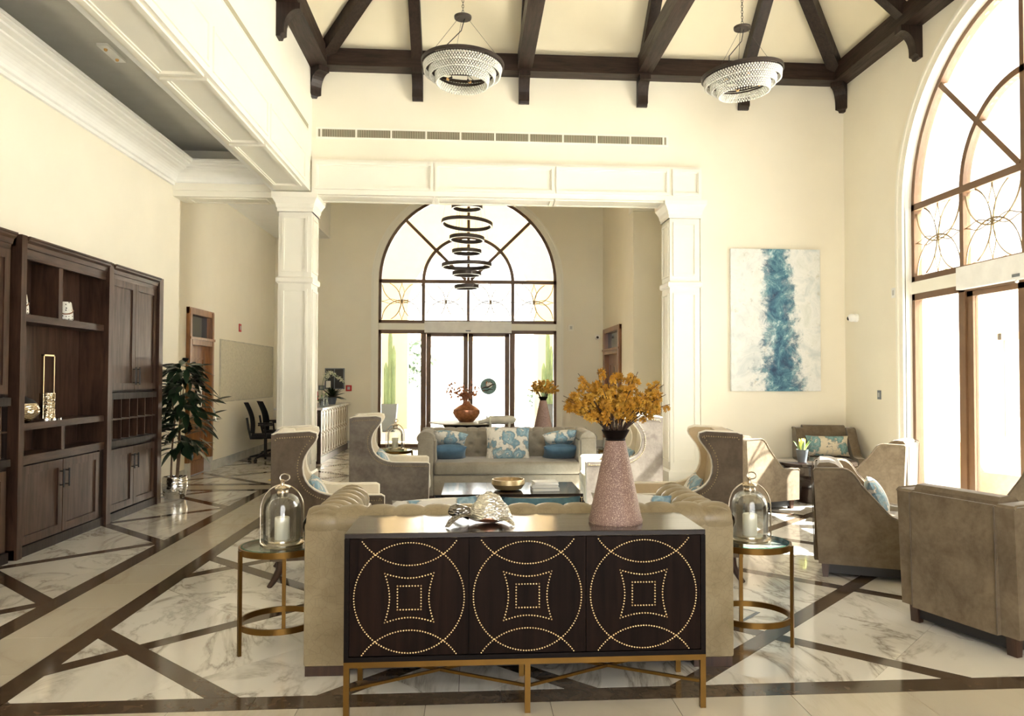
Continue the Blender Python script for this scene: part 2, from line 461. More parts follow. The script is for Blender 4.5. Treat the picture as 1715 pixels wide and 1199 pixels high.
# ------------------------------------------------------------------ geometry helpers
class MB:
    """collects simple solids; build() links them as ONE mesh object"""
    def __init__(s):
        s.v = []; s.f = []
    def add(s, vs, fs, M=None):
        o = len(s.v)
        s.v += [tuple(M @ Vector(p)) for p in vs] if M is not None else [tuple(p) for p in vs]
        s.f += [tuple(i + o for i in f) for f in fs]
        return s
    def box(s, x0, x1, y0, y1, z0, z1, M=None):
        x0, x1 = min(x0, x1), max(x0, x1); y0, y1 = min(y0, y1), max(y0, y1); z0, z1 = min(z0, z1), max(z0, z1)
        vs = [(x0, y0, z0), (x1, y0, z0), (x1, y1, z0), (x0, y1, z0), (x0, y0, z1), (x1, y0, z1), (x1, y1, z1), (x0, y1, z1)]
        return s.add(vs, [(0, 3, 2, 1), (4, 5, 6, 7), (0, 1, 5, 4), (1, 2, 6, 5), (2, 3, 7, 6), (3, 0, 4, 7)], M)
    def rbox(s, x0, x1, y0, y1, z0, z1, r=0.03, seg=3, M=None):
        bm = bmesh.new()
        bmesh.ops.create_cube(bm, size=1.0)
        for v in bm.verts:
            v.co = Vector(((x0 + x1) / 2 + v.co.x * (x1 - x0), (y0 + y1) / 2 + v.co.y * (y1 - y0), (z0 + z1) / 2 + v.co.z * (z1 - z0)))
        r = min(r, abs(x1 - x0) * .49, abs(y1 - y0) * .49, abs(z1 - z0) * .49)
        bmesh.ops.bevel(bm, geom=list(bm.edges), offset=r, segments=seg, profile=0.5, affect='EDGES')
        bm.verts.index_update()
        s.add([v.co.copy() for v in bm.verts], [tuple(v.index for v in f.verts) for f in bm.faces], M)
        bm.free()
        return s
    def prism(s, pts, axis, lo, hi, M=None):
        """extrude a 2-D outline along an axis (outline gives the two other axes in x,y,z order)"""
        n = len(pts); vs = []
        for h in (lo, hi):
            for a, b in pts:
                vs.append((h, a, b) if axis == 0 else (a, h, b) if axis == 1 else (a, b, h))
        fs = [tuple(range(n - 1, -1, -1)), tuple(range(n, 2 * n))]
        for i in range(n):
            j = (i + 1) % n
            fs.append((i, j, n + j, n + i))
        return s.add(vs, fs, M)
    def lathe(s, prof, n=24, c=(0, 0, 0), M=None, cap=True):
        vs = []; fs = []
        for r, z in prof:
            for i in range(n):
                a = 2 * PI * i / n
                vs.append((c[0] + r * math.cos(a), c[1] + r * math.sin(a), c[2] + z))
        for k in range(len(prof) - 1):
            for i in range(n):
                j = (i + 1) % n
                fs.append((k * n + i, k * n + j, (k + 1) * n + j, (k + 1) * n + i))
        if cap:
            if prof[0][0] > 1e-5: fs.append(tuple(range(n - 1, -1, -1)))
            if prof[-1][0] > 1e-5: fs.append(tuple(range((len(prof) - 1) * n, len(prof) * n)))
        return s.add(vs, fs, M)
    def tube(s, path, r, n=8, closed=False, M=None):
        P = [Vector(p) for p in path]; m = len(P); vs = []; fs = []
        rr = r if isinstance(r, (list, tuple)) else [r] * m
        prev = None
        for i, p in enumerate(P):
            if closed:
                t = P[(i + 1) % m] - P[i - 1]
            else:
                t = P[min(i + 1, m - 1)] - P[max(i - 1, 0)]
            if t.length < 1e-9: t = Vector((0, 0, 1))
            t.normalize()
            if prev is None:
                u = t.orthogonal().normalized()
            else:
                u = prev - t * prev.dot(t)
                u = u.normalized() if u.length > 1e-6 else t.orthogonal().normalized()
            prev = u
            w = t.cross(u)
            for k in range(n):
                a = 2 * PI * k / n
                vs.append(p + (u * math.cos(a) + w * math.sin(a)) * rr[i])
        for i in range(m if closed else m - 1):
            j = (i + 1) % m
            for k in range(n):
                l = (k + 1) % n
                fs.append((i * n + k, i * n + l, j * n + l, j * n + k))
        if not closed:
            fs.append(tuple(range(n - 1, -1, -1))); fs.append(tuple(range((m - 1) * n, m * n)))
        return s.add(vs, fs, M)
    def beam(s, p0, p1, w, h, up=(0, 0, 1)):
        """a straight timber of width w and height h, its top centred line from p0 to p1"""
        p0, p1, up = Vector(p0), Vector(p1), Vector(up)
        d = (p1 - p0).normalized()
        side = d.cross(up).normalized()
        nn = side.cross(d).normalized()
        vs = []
        for p in (p0, p1):
            for a, b in ((-.5, -1), (.5, -1), (.5, 0), (-.5, 0)):
                vs.append(p + side * w * a + nn * h * b)
        return s.add(vs, [(3, 2, 1, 0), (4, 5, 6, 7), (0, 1, 5, 4), (1, 2, 6, 5), (2, 3, 7, 6), (3, 0, 4, 7)])
    def ball(s, c, r, nu=8, nv=5, M=None):
        rx, ry, rz = r if isinstance(r, (tuple, list)) else (r, r, r)
        vs = [(c[0], c[1], c[2] - rz)]; fs = []
        for j in range(1, nv):
            ph = -PI / 2 + PI * j / nv
            for i in range(nu):
                a = 2 * PI * i / nu
                vs.append((c[0] + rx * math.cos(ph) * math.cos(a), c[1] + ry * math.cos(ph) * math.sin(a), c[2] + rz * math.sin(ph)))
        vs.append((c[0], c[1], c[2] + rz)); top = len(vs) - 1
        for i in range(nu):
            fs.append((0, 1 + (i + 1) % nu, 1 + i))
            fs.append((top, 1 + (nv - 2) * nu + i, 1 + (nv - 2) * nu + (i + 1) % nu))
        for j in range(nv - 2):
            for i in range(nu):
                k = (i + 1) % nu
                fs.append((1 + j * nu + i, 1 + j * nu + k, 1 + (j + 1) * nu + k, 1 + (j + 1) * nu + i))
        return s.add(vs, fs, M)
    def grid(s, fn, nu, nv, M=None, wrap=False):
        vs = [fn(i / nu, j / nv) for j in range(nv + 1) for i in range(nu + 1)]
        fs = [(j * (nu + 1) + i, j * (nu + 1) + i + 1, (j + 1) * (nu + 1) + i + 1, (j + 1) * (nu + 1) + i) for j in range(nv) for i in range(nu)]
        return s.add(vs, fs, M)
    def mesh(s, name, smooth=None):
        me = bpy.data.meshes.new(name)
        me.from_pydata(s.v, [], s.f)
        bm = bmesh.new(); bm.from_mesh(me)
        bmesh.ops.recalc_face_normals(bm, faces=bm.faces)
        bm.to_mesh(me); bm.free()
        if smooth is not None:
            me.polygons.foreach_set('use_smooth', [True] * len(me.polygons))
            me.set_sharp_from_angle(angle=math.radians(smooth))
        return me
    def build(s, name, mat, parent=None, smooth=None, label=None, kind=None):
        me = s.mesh(name, smooth)
        me.materials.append(MATS[mat])
        return link(name, me, parent, label, kind)

def link(name, me, parent=None, label=None, kind=None):
    o = bpy.data.objects.new(name, me)
    COL.objects.link(o)
    if parent is not None: o.parent = parent
    if label: o['label'] = label
    if kind: o['kind'] = kind
    return o
def thing(name, label, cat, loc=(0, 0, 0), rz=0.0, group=None):
    o = bpy.data.objects.new(name, None)
    o.empty_display_size = 0.1
    COL.objects.link(o)
    o.location = loc; o.rotation_euler = (0, 0, rz)
    o['label'] = label; o['category'] = cat
    if group: o['group'] = group
    return o
def tag(o, label, cat, group=None):
    o['label'] = label; o['category'] = cat
    if group: o['group'] = group
    return o
def struct(o):
    o['kind'] = 'structure'
    return o
def sroot(name):
    o = bpy.data.objects.new(name, None)
    o.empty_display_size = 0.1
    COL.objects.link(o)
    o['kind'] = 'structure'
    return o
def copy_tree(o, parent=None):
    c = o.copy(); COL.objects.link(c)
    if parent is not None: c.parent = parent
    for ch in list(o.children): copy_tree(ch, c)
    return c
def bez(p0, p1, p2, p3, n=10):
    out = []
    for i in range(n + 1):
        t = i / n; u = 1 - t
        out.append(tuple(u ** 3 * a + 3 * u * u * t * b + 3 * u * t * t * c + t ** 3 * d for a, b, c, d in zip(p0, p1, p2, p3)))
    return out
def arc(cx, cy, r, a0, a1, n=12):
    return [(cx + r * math.cos(math.radians(a0 + (a1 - a0) * i / n)), cy + r * math.sin(math.radians(a0 + (a1 - a0) * i / n))) for i in range(n + 1)]
def at(x, y, z, rz=0, ry=0, rx=0):
    return Matrix.Translation((x, y, z)) @ Euler((rx, ry, rz)).to_matrix().to_4x4()

# ================================================================== THE SETTING
XL, XLB, XR, YB, YW = -4.15, -4.34, 5.45, 11.0, 17.4     # aisle wall, far-left wall, right wall, hall back wall, far back wall
XS = -2.26                                               # wall above the aisle beam
Y0 = -2.6                                                # hall end behind the viewer
EV = 6.0                                                 # eaves

# ------------------------------------------------------------------ floor: slab + tiles
fl = MB().box(-4.6, 5.7, Y0, 17.9, -0.2, -0.004).build('floor', 'grout')
struct(fl)
def clip(poly, a, b, c):
    out = []
    for i in range(len(poly)):
        p, q = poly[i], poly[(i + 1) % len(poly)]
        dp, dq = a * p[0] + b * p[1] - c, a * q[0] + b * q[1] - c
        if dp <= 0: out.append(p)
        if (dp < 0 < dq) or (dq < 0 < dp):
            t = dp / (dp - dq)
            out.append((p[0] + (q[0] - p[0]) * t, p[1] + (q[1] - p[1]) * t))
    return out
def area(p):
    return abs(sum(p[i][0] * p[(i + 1) % len(p)][1] - p[(i + 1) % len(p)][0] * p[i][1] for i in range(len(p)))) / 2
def cut(polys, a, b, c, gap):
    out = []
    for p in polys:
        for q in (clip(p, a, b, c - gap), clip(p, -a, -b, -c - gap)):
            if len(q) > 2 and area(q) > 4e-4: out.append(q)
    return out
GAP = 0.0016
N_TILE = {'marble_tile': 0, 'border_tile': 0, 'beige_tile': 0}
def tile(name, mat, poly):
    N_TILE[name] += 1
    MB().prism(poly, 2, -0.012, 0.0).build(name, mat, fl)
def rect(x0, x1, y0, y1, g=GAP):
    return [(x0 + g, y0 + g), (x1 - g, y0 + g), (x1 - g, y1 - g), (x0 + g, y1 - g)]
HW = 0.083; PER = 1.96
def lattice(x0, x1, y0, y1, mirror, mat):
    """marble field crossed by two families of diagonal dark strips"""
    s = -1 if mirror else 1
    # in mirrored fields x is replaced by -0.12 - x
    off = -0.12 if mirror else 0.0
    def line(fam, c):                       # returns a,b,c of  a x + b y = c
        if fam == 'A': return (s * 1.0, 1.0, c - off)
        return (-s * 1.0, 1.0, c + off)
    field = [rect(x0, x1, y0, y1)]
    cs = {'A': [2.69 + PER * k for k in range(-8, 16)], 'B': [6.52 + PER * k for k in range(-8, 16)]}
    def hits(fam, c):
        a, b, cc = line(fam, c)
        d = [a * x + b * y - cc for x in (x0, x1) for y in (y0, y1)]
        return min(d) < 0.1 and max(d) > -0.1
    strips = []
    for fam in ('A', 'B'):
        for c in cs[fam]:
            if not hits(fam, c): continue
            a, b, cc = line(fam, c)
            new = []
            for p in field:
                lo = clip(p, a, b, cc - HW - GAP); hi = clip(p, -a, -b, -(cc + HW + GAP))
                mid = clip(clip(p, a, b, cc + HW - GAP), -a, -b, -(cc - HW + GAP))
                for q in (lo, hi):
                    if len(q) > 2 and area(q) > 4e-4: new.append(q)
                if len(mid) > 2 and area(mid) > 4e-4: strips.append(mid)
            field = new
        if fam == 'A': done = list(strips)
    for fam in ('A', 'B'):
        for c in cs[fam]:
            a, b, cc = line(fam, c + PER / 2)
            field = cut(field, a, b, cc, GAP * 0.7)
    for p in strips: tile('border_tile', 'border_stone', p)
    for p in field: tile('marble_tile', mat, p)
lattice(XL, -2.916, 3.2, 10.87, False, 'marble_white')
lattice(-2.206, -0.06, 3.89, 10.87, False, 'marble_white')
lattice(-0.06, XR, 3.89, 10.87, True, 'marble_mirror')
lattice(XLB, -0.06, 11.6, YW, False, 'marble_white')
lattice(-0.06, 3.6, 11.6, YW, True, 'marble_mirror')
for xa, xb in ((-2.916, -2.768), (-2.345, -2.206)):
    y = 2.2
    while y < 10.8:
        tile('border_tile', 'border_stone', rect(xa, xb, y, min(y + 1.2, 10.87))); y += 1.2
y = 2.45
while y < 10.8:
    tile('beige_tile', 'beige_tile_stone', rect(-2.768, -2.345, y, min(y + 0.6, 10.87))); y += 0.6
x = -2.206 - 0.01
while x < XR:
    tile('border_tile', 'border_stone', rect(x, min(x + 1.18, XR), 3.74, 3.89)); x += 1.18
for yy0, yy1 in ((3.15, 3.74), (2.55, 3.15)):
    x = -2.206
    first = True
    while x < XR:
        x1 = -1.99 if first else x + 0.592
        tile('beige_tile', 'beige_tile_stone', rect(x, min(x1, XR), yy0, yy1)); x = x1; first = False
for yy0, yy1, nm, mt in ((10.87, 11.02, 'border_tile', 'border_stone'), (11.02, 11.45, 'beige_tile', 'beige_tile_stone'), (11.45, 11.6, 'border_tile', 'border_stone')):
    x = XL if yy1 < 11.05 else XLB
    while x < 3.2:
        tile(nm, mt, rect(x, min(x + 1.2, 3.6), yy0, yy1)); x += 1.2
# floor socket plate by the right-hand side table
fs = thing('floor_socket', 'flush steel floor socket plate beneath right glass side table', 'floor socket', (1.72, 5.02, 0.0), math.radians(45))
MB().box(-.15, .15, -.11, .11, 0.0005, .004).build('plate_frame', 'zinc', fs)
MB().box(-.13, .13, -.09, .09, .004, .006).build('lid', 'marble_mirror', fs)

# ------------------------------------------------------------------ arched window builder (local: x across, y out of the room, z up)
def arched_window(name, M, yw, decal=False):
    """M maps local window space to the room; x in [-2,2], springing at z 3.70"""
    root = sroot(name)
    R, ZS = 2.0, 3.70
    def put(mb, nm, mat, smooth=None, parent=root):
        mb.v = [tuple(M @ Vector(p)) for p in mb.v]
        return mb.build(nm, mat, parent, smooth)
    def ring(r0, r1, y0, y1, a0=0, a1=180, n=40):
        mb = MB()
        pts = arc(0, ZS, r1, a0, a1, n) + arc(0, ZS, r0, a1, a0, n)
        vs = []; fs = []
        for k in range(n):
            q = [pts[k], pts[k + 1], pts[2 * n - k], pts[2 * n + 1 - k]]
            mb.prism(q, 1, y0, y1)
        return mb
    D0, D1 = -0.02, 0.08
    FW = 0.075
    put(ring(R - FW, R, D0, D1), 'arch_frame', 'window_bronze')
    put(ring(0.965, 1.035, D0 + .01, D1), 'inner_arch', 'window_bronze')
    for sx in (-1, 1):
        put(MB().box(sx * R, sx * (R - FW), D0, D1, 2.76, ZS), 'frame_side', 'window_bronze')
        put(MB().box(sx * R, sx * (R - FW), D0, D1, 0.0, 2.61), 'frame_side', 'window_bronze')
        put(MB().box(sx * 0.965, sx * 1.035, D0 + .01, D1, 2.76, ZS), 'mullion', 'window_bronze')
        put(MB().box(sx * 0.935, sx * 1.05, D0, D1, 0.0, 2.56), 'mullion', 'window_bronze')
        # spokes
        a = math.radians(45)
        p0 = Vector((sx * 0.05 * math.cos(a), 0.03, ZS + 0.05)); p1 = Vector((sx * (R - .03) * math.cos(a), 0.03, ZS + (R - .03) * math.sin(a)))
        put(MB().beam(p0 + Vector((0, 0, .02)), p1 + Vector((0, 0, .02)), 0.075, 0.065, (0, 0, 1)), 'spoke', 'window_bronze')
    put(MB().box(-.032, .032, D0 + .01, D1, 2.76, ZS + R - .05), 'mullion', 'window_bronze')
    put(MB().box(-R, R, D0, D1, ZS - .04, ZS + .04), 'transom_bar', 'window_bronze')
    put(MB().box(-R, R, D0, D1, 2.76, 2.83), 'transom_bar', 'window_bronze')
    put(MB().box(-R, R, D0, D1, 2.53, 2.61), 'transom_bar', 'window_bronze')
    put(MB().box(-R, R, -.03, .10, 2.61, 2.76), 'spandrel_band', 'ivory_paint')
    for x0, x1 in ((-R, -1.0), (1.0, R)):
        put(MB().box(x0, x1, D0, D1, 0.0, 0.07), 'bottom_rail', 'window_bronze')
    # sliding leaves
    for sx in (-1, 1):
        a, b = (0.002, 0.93) if sx > 0 else (-0.93, -0.002)
        lf = put(MB().box(a, a + .105, 0.0, .06, .02, 2.53).box(b - .105, b, 0.0, .06, .02, 2.53).box(a, b, 0.0, .06, .02, .10).box(a, b, 0.0, .06, 2.47, 2.53), 'door_leaf', 'window_bronze')
        put(MB().box(a + .105, b - .105, .026, .034, .10, 2.47), 'pane', 'pane_glass', parent=lf)
    put(MB().box(-.97, .97, -.10, -.02, 2.55, 2.80), 'door_operator', 'white_plastic')
    put(MB().box(-.055, .055, -.104, -.10, 2.575, 2.605), 'operator_tag', 'zinc')
    put(MB().ball((0.0, -.09, 2.53), .02), 'motion_sensor', 'white_plastic', 60)
    # panes
    def pane(x0, x1, z0, z1): put(MB().box(x0, x1, .026, .034, z0, z1), 'pane', 'pane_glass')
    for sx in (-1, 1):
        pane(min(sx * 1.05, sx * 1.93), max(sx * 1.05, sx * 1.93), .07, 2.53)
        pane(min(sx * 1.03, sx * 1.93), max(sx * 1.03, sx * 1.93), 2.83, 3.66)
        pane(min(sx * .032, sx * .97), max(sx * .032, sx * .97), 2.83, 3.66)
    for r0, r1 in ((0.06, 0.965), (1.035, R - FW)):
        for a0, a1 in ((1.5, 44), (46, 89), (91, 134), (136, 178.5)):
            put(ring(r0, r1, .026, .034, a0, a1, 10), 'pane', 'pane_glass')
    # wrought tracery: four-arc rosettes in each small transom pane
    for xc, w in ((-1.48, .90), (-.50, .93), (.50, .93), (1.48, .90)):
        mb = MB(); z0, z1 = 2.83, 3.66; zc = (z0 + z1) / 2; h = (z1 - z0)
        yq = 0.012
        for cx, cz in ((xc - w / 2, zc), (xc + w / 2, zc), (xc, z0), (xc, z1)):
            seg = []
            for k in range(50):
                t = 2 * PI * k / 48 + .1
                q = (cx + w * .485 * math.cos(t), cz + h * .54 * math.sin(t))
                if xc - w / 2 <= q[0] <= xc + w / 2 and z0 <= q[1] <= z1: seg.append((q[0], yq, q[1]))
                else:
                    if len(seg) > 1: mb.tube(seg, .010, 5)
                    seg = []
            if len(seg) > 1: mb.tube(seg, .010, 5)
        # the pointed cross between them
        for sgn in (-1, 1):
            pts = [(xc + sgn * (.085 * (1 - abs(2 * k / 12 - 1) ** 1.0)), yq, z0 + h * k / 12) for k in range(13)]
            pts = [(xc + sgn * .06 * math.sin(2 * PI * k / 12) ** 2, yq, z0 + h * k / 12) for k in range(13)]
            mb.tube(pts, .007, 5)
            pts = [(xc - w / 2 + w * k / 12, yq, zc + sgn * .055 * math.sin(2 * PI * k / 12) ** 2) for k in range(13)]
            mb.tube(pts, .006, 5)
        put(mb, 'tracery', 'tracery_metal', 50)
    # plaster casing round the opening, room side
    def casing(r0, r1, y0, y1, nm, mat='ivory_paint'):
        c = ring(r0, r1, y0, y1)
        for sx in (-1, 1): c.box(sx * r0, sx * r1, y0, y1, 0.0, ZS)
        put(c, nm, mat)
    casing(R - .012, R + .005, yw - .01, 0.02, 'reveal_liner')
    casing(R - .012, R + .14, yw - .03, yw, 'casing')
    casing(R + .10, R + .14, yw - .05, yw - .03, 'casing_bead')
    casing(R - .012, R + .03, yw - .042, yw - .03, 'casing_bead')
    if decal:
        q = M @ Vector((0.46, .022, 1.36))
        dc = put(MB().lathe([(0.0, -.003), (.185, -.003), (.185, .003), (0.0, .003)], 32, (0, 0, 0), at(.46, .020, 1.355, rx=PI / 2)), 'door_decal', 'teal_enamel')
        mk = MB()
        mk.tube([(.31, .014, 1.30), (.38, .014, 1.33), (.46, .014, 1.34), (.54, .014, 1.39), (.62, .014, 1.41)], [.006, .012, .016, .014, .004], 6)
        mk.tube([(.33, .014, 1.27), (.41, .014, 1.25), (.49, .014, 1.29), (.57, .014, 1.27)], [.004, .010, .010, .004], 6)
        mk.tube([(.43, .014, 1.41), (.47, .014, 1.45), (.53, .014, 1.44), (.55, .014, 1.40)], [.004, .009, .009, .004], 6)
        put(mk, 'decal_mark', 'bronze_dark', 60, dc)
        put(MB().lathe([(0.0, -.003), (.07, -.003), (.07, .003), (0.0, .003)], 20, (0, 0, 0), at(.48, .013, 1.39, rx=PI / 2)), 'decal_mark', 'white_plastic', None, dc)
    return root
# right-hand window (faces -X) and far window (faces -Y)
M_R = Matrix(((0, 1, 0, XR + .10), (-1, 0, 0, 7.41), (0, 0, 1, 0), (0, 0, 0, 1)))
M_B = Matrix(((1, 0, 0, -0.095), (0, 1, 0, YW + .05), (0, 0, 1, 0), (0, 0, 0, 1)))
arched_window('window_1', M_R, -.10)
arched_window('window_2', M_B, -.05, True)

# ------------------------------------------------------------------ walls
def arch_wall(name, mat, mapper, x0, x1, ztop, xc, R=2.0, zs=3.7, y0=0.0, y1=0.25):
    """a wall slab with one arched opening; mapper turns (x, y, z) into room space"""
    mb = MB()
    mb.box(x0, xc - R, y0, y1, -0.01, ztop); mb.box(xc + R, x1, y0, y1, -0.01, ztop)
    n = 40
    a = arc(xc, zs, R, 180, 0, n)
    for k in range(n):
        mb.prism([a[k], a[k + 1], (a[k + 1][0], ztop), (a[k][0], ztop)], 1, y0, y1)
    mb.v = [mapper(*p) for p in mb.v]
    return struct(mb.build(name, mat))
arch_wall('wall_right', 'wall_paint', lambda x, y, z: (XR + y, x, z), 3.2, YB, EV + .6, 7.41)
struct(MB().box(XR, XR + .25, Y0, 3.2, -.01, EV + .6).build('wall_right', 'wall_paint'))
arch_wall('wall_far', 'wall_paint', lambda x, y, z: (x, YW + y, z), XLB - .1, 3.6, 6.4, -0.095)
# unseen wall behind viewer, arched like the far one, added to cut fill light
arch_wall('wall_front_unseen', 'wall_paint', lambda x, y, z: (x, Y0 - .25 + y, z), XL, XR, 9.6, 1.2)
# hall back wall: right of the opening, and above the lintel
wb = struct(MB().box(3.29, XR + .25, YB, YB + .45, -.01, EV + .6).box(-2.72, 3.29, YB, YB + .45, 4.58, EV + .6).build('wall_back', 'wall_paint'))
struct(MB().box(XL - .25, XL, Y0, YB + .3, -.01, 4.95).build('wall_left', 'wall_paint'))
struct(MB().box(XLB - .25, XLB, YB + .3, 12.13, -.01, 6.2).box(XLB - .25, XLB, 13.25, YW, -.01, 6.2).box(XLB - .25, XLB, 12.13, 13.25, 2.62, 6.2).build('wall_left', 'wall_paint'))
# the high wall over the aisle beam
wa = struct(MB().box(-2.52, XS, Y0, YB, 4.72, EV + .6).build('wall_upper', 'ivory_paint'))
MB().box(XS, XS + .012, 2.0, 10.72, 4.925, 5.015).build('slot_frame', 'ivory_paint', wa)
MB().box(XS + .012, XS + .015, 2.05, 10.70, 4.94, 5.0).build('slot_diffuser', 'slot_grille', wa) if 'slot_grille' in MATS else MB().box(XS + .012, XS + .015, 2.05, 10.70, 4.94, 5.0).build('slot_diffuser', 'ceiling_grey', wa)
# far room: right-hand return with a door, the pier facing the hall, bulkhead and ceilings
struct(MB().box(2.95, 3.2, 14.3, 15.2, -.01, 6.2).box(2.95, 3.2, 17.1, YW, -.01, 6.2).box(2.95, 3.2, 15.2, 17.1, 2.62, 6.2).build('wall_return', 'wall_paint'))
pr = struct(MB().box(2.95, 4.2, 14.05, 14.3, -.01, 4.62).build('wall_pier', 'wall_paint'))
MB().box(2.92, 4.2, 14.0, 14.34, 4.62, 4.78).build('pier_cap', 'ivory_paint', pr)
MB().box(2.95, 4.2, 14.05, 14.3, 4.78, 6.2).build('pier_upper', 'wall_paint', pr)
struct(MB().box(3.55, 3.8, YB + .45, 14.05, -.01, 6.2).build('wall_side', 'wall_paint'))
struct(MB().box(XLB, -3.15, YB + .46, YW, 4.62, 6.2).build('ceiling_bulkhead', 'white_paint'))
struct(MB().box(XLB, 4.2, YB + .4, YW + .2, 6.2, 6.35).build('ceiling_far', 'roof_cream'))

# ------------------------------------------------------------------ lintel over the opening and the aisle beam
li = sroot('trim_1')
MB().box(-2.24, 3.29, 10.93, 11.46, 4.10, 4.59).build('lintel_body', 'ivory_paint', li)
def frame_xz(x0, x1, z0, z1, yf, w=.035, d=.035):
    m = MB()
    m.box(x0, x1, yf - d, yf, z0, z0 + w).box(x0, x1, yf - d, yf, z1 - w, z1).box(x0, x0 + w, yf - d, yf, z0 + w, z1 - w).box(x1 - w, x1, yf - d, yf, z0 + w, z1 - w)
    m.box(x0 + w, x1 - w, yf - d * .5, yf, z0 + w, z0 + w + .015).box(x0 + w, x1 - w, yf - d * .5, yf, z1 - w - .015, z1 - w)
    m.box(x0 + w, x0 + w + .015, yf - d * .5, yf, z0 + w + .015, z1 - w - .015).box(x1 - w - .015, x1 - w, yf - d * .5, yf, z0 + w + .015, z1 - w - .015)
    return m
for x0, x1 in ((-2.20, -.56), (-.53, 1.15), (1.18, 2.81), (2.86, 3.27)):
    frame_xz(x0, x1, 4.17, 4.55, 10.93).build('panel_frame', 'ivory_paint', li)
for x0, x1 in ((-2.2, -.56), (-.53, 1.15), (1.18, 2.81)):
    MB().box(x0, x1, 11.0, 11.04, 4.085, 4.10).box(x0, x1, 11.35, 11.39, 4.085, 4.10).box(x0, x0 + .04, 11.04, 11.35, 4.085, 4.10).box(x1 - .04, x1, 11.04, 11.35, 4.085, 4.10).build('soffit_frame', 'ivory_paint', li)
# beam running along the aisle
ab = sroot('trim_2')
MB().box(-2.74, XS, Y0, YB - .02, 4.14, 4.72).build('beam_body', 'ivory_paint', ab)
js = [1.0, 2.9, 4.85, 6.80, 8.72, 10.62]
for a, b in zip(js[:-1], js[1:]):
    m = MB()
    for x0, x1, y0, y1 in ((-2.70, -2.655, a + .04, b - .04), (-2.345, -2.30, a + .04, b - .04), (-2.655, -2.345, a + .04, a + .085), (-2.655, -2.345, b - .085, b - .04)):
        m.box(x0, x1, y0, y1, 4.115, 4.14)
    for x0, x1, y0, y1 in ((-2.655, -2.635, a + .085, b - .085), (-2.365, -2.345, a + .085, b - .085)):
        m.box(x0, x1, y0, y1, 4.128, 4.14)
    m.build('soffit_frame', 'ivory_paint', ab)
    m = MB()
    m.box(XS, XS + .015, a + .05, b - .05, 4.20, 4.235).box(XS, XS + .015, a + .05, b - .05, 4.56, 4.595).box(XS, XS + .015, a + .05, a + .085, 4.235, 4.56).box(XS, XS + .015, b - .085, b - .05, 4.235, 4.56)
    m.build('panel_frame', 'ivory_paint', ab)
MB().box(-2.79, -2.74, Y0, YB - .02, 4.14, 4.20).box(-2.77, -2.74, Y0, YB - .02, 4.20, 4.26).build('beam_bead', 'white_paint', ab)
# cross beam from the wall to the column
cb = sroot('trim_3')
MB().box(XL, -2.76, 11.04, 11.46, 4.06, 4.85).build('beam_body', 'ivory_paint', cb)
MB().box(XL, -2.76, 11.0, 11.04, 4.14, 4.24).build('beam_bead', 'ivory_paint', cb)
MB().box(-4.0, -2.9, 11.10, 11.13, 4.045, 4.06).box(-4.0, -2.9, 11.37, 11.40, 4.045, 4.06).box(-4.0, -3.97, 11.13, 11.37, 4.045, 4.06).box(-2.93, -2.9, 11.13, 11.37, 4.045, 4.06).build('soffit_frame', 'ivory_paint', cb)
# aisle coffer: grey ceiling and white crown on three sides
struct(MB().box(XL, -2.74, Y0, 11.04, 4.70, 4.82).build('ceiling_aisle', 'ceiling_grey'))
cr = sroot('trim_4')
prof = [(0, 4.20), (.035, 4.20), (.04, 4.235), (.065, 4.245)] + [(.065 + .15 * (1 - math.cos(t)), 4.245 + .13 * math.sin(t)) for t in [PI / 2 * k / 6 for k in range(1, 7)]] + [(.235, 4.385), (.27, 4.39), (.275, 4.405), (.345, 4.41), (.35, 4.43), (.385, 4.435), (.39, 4.45), (.40, 4.455), (.40, 4.48), (0, 4.48)]
MB().prism([(XL + a, b) for a, b in prof], 1, Y0, 11.04).build('crown', 'white_paint', cr)
MB().prism([(11.04 - a, b) for a, b in prof], 0, XL, -2.72).build('crown', 'white_paint', cr)
sl = thing('exit_light', 'slim pale emergency light fitting on grey aisle ceiling', 'ceiling light', (-3.50, 7.72, 4.70), 0)
MB().box(-.05, .05, -.20, .20, -.025, 0).build('housing', 'white_plastic', sl)
for q in (-.12, .12):
    MB().ball((0, q, -.03), .018).build('lamp_spot', 'bulb_amber', sl, 60)

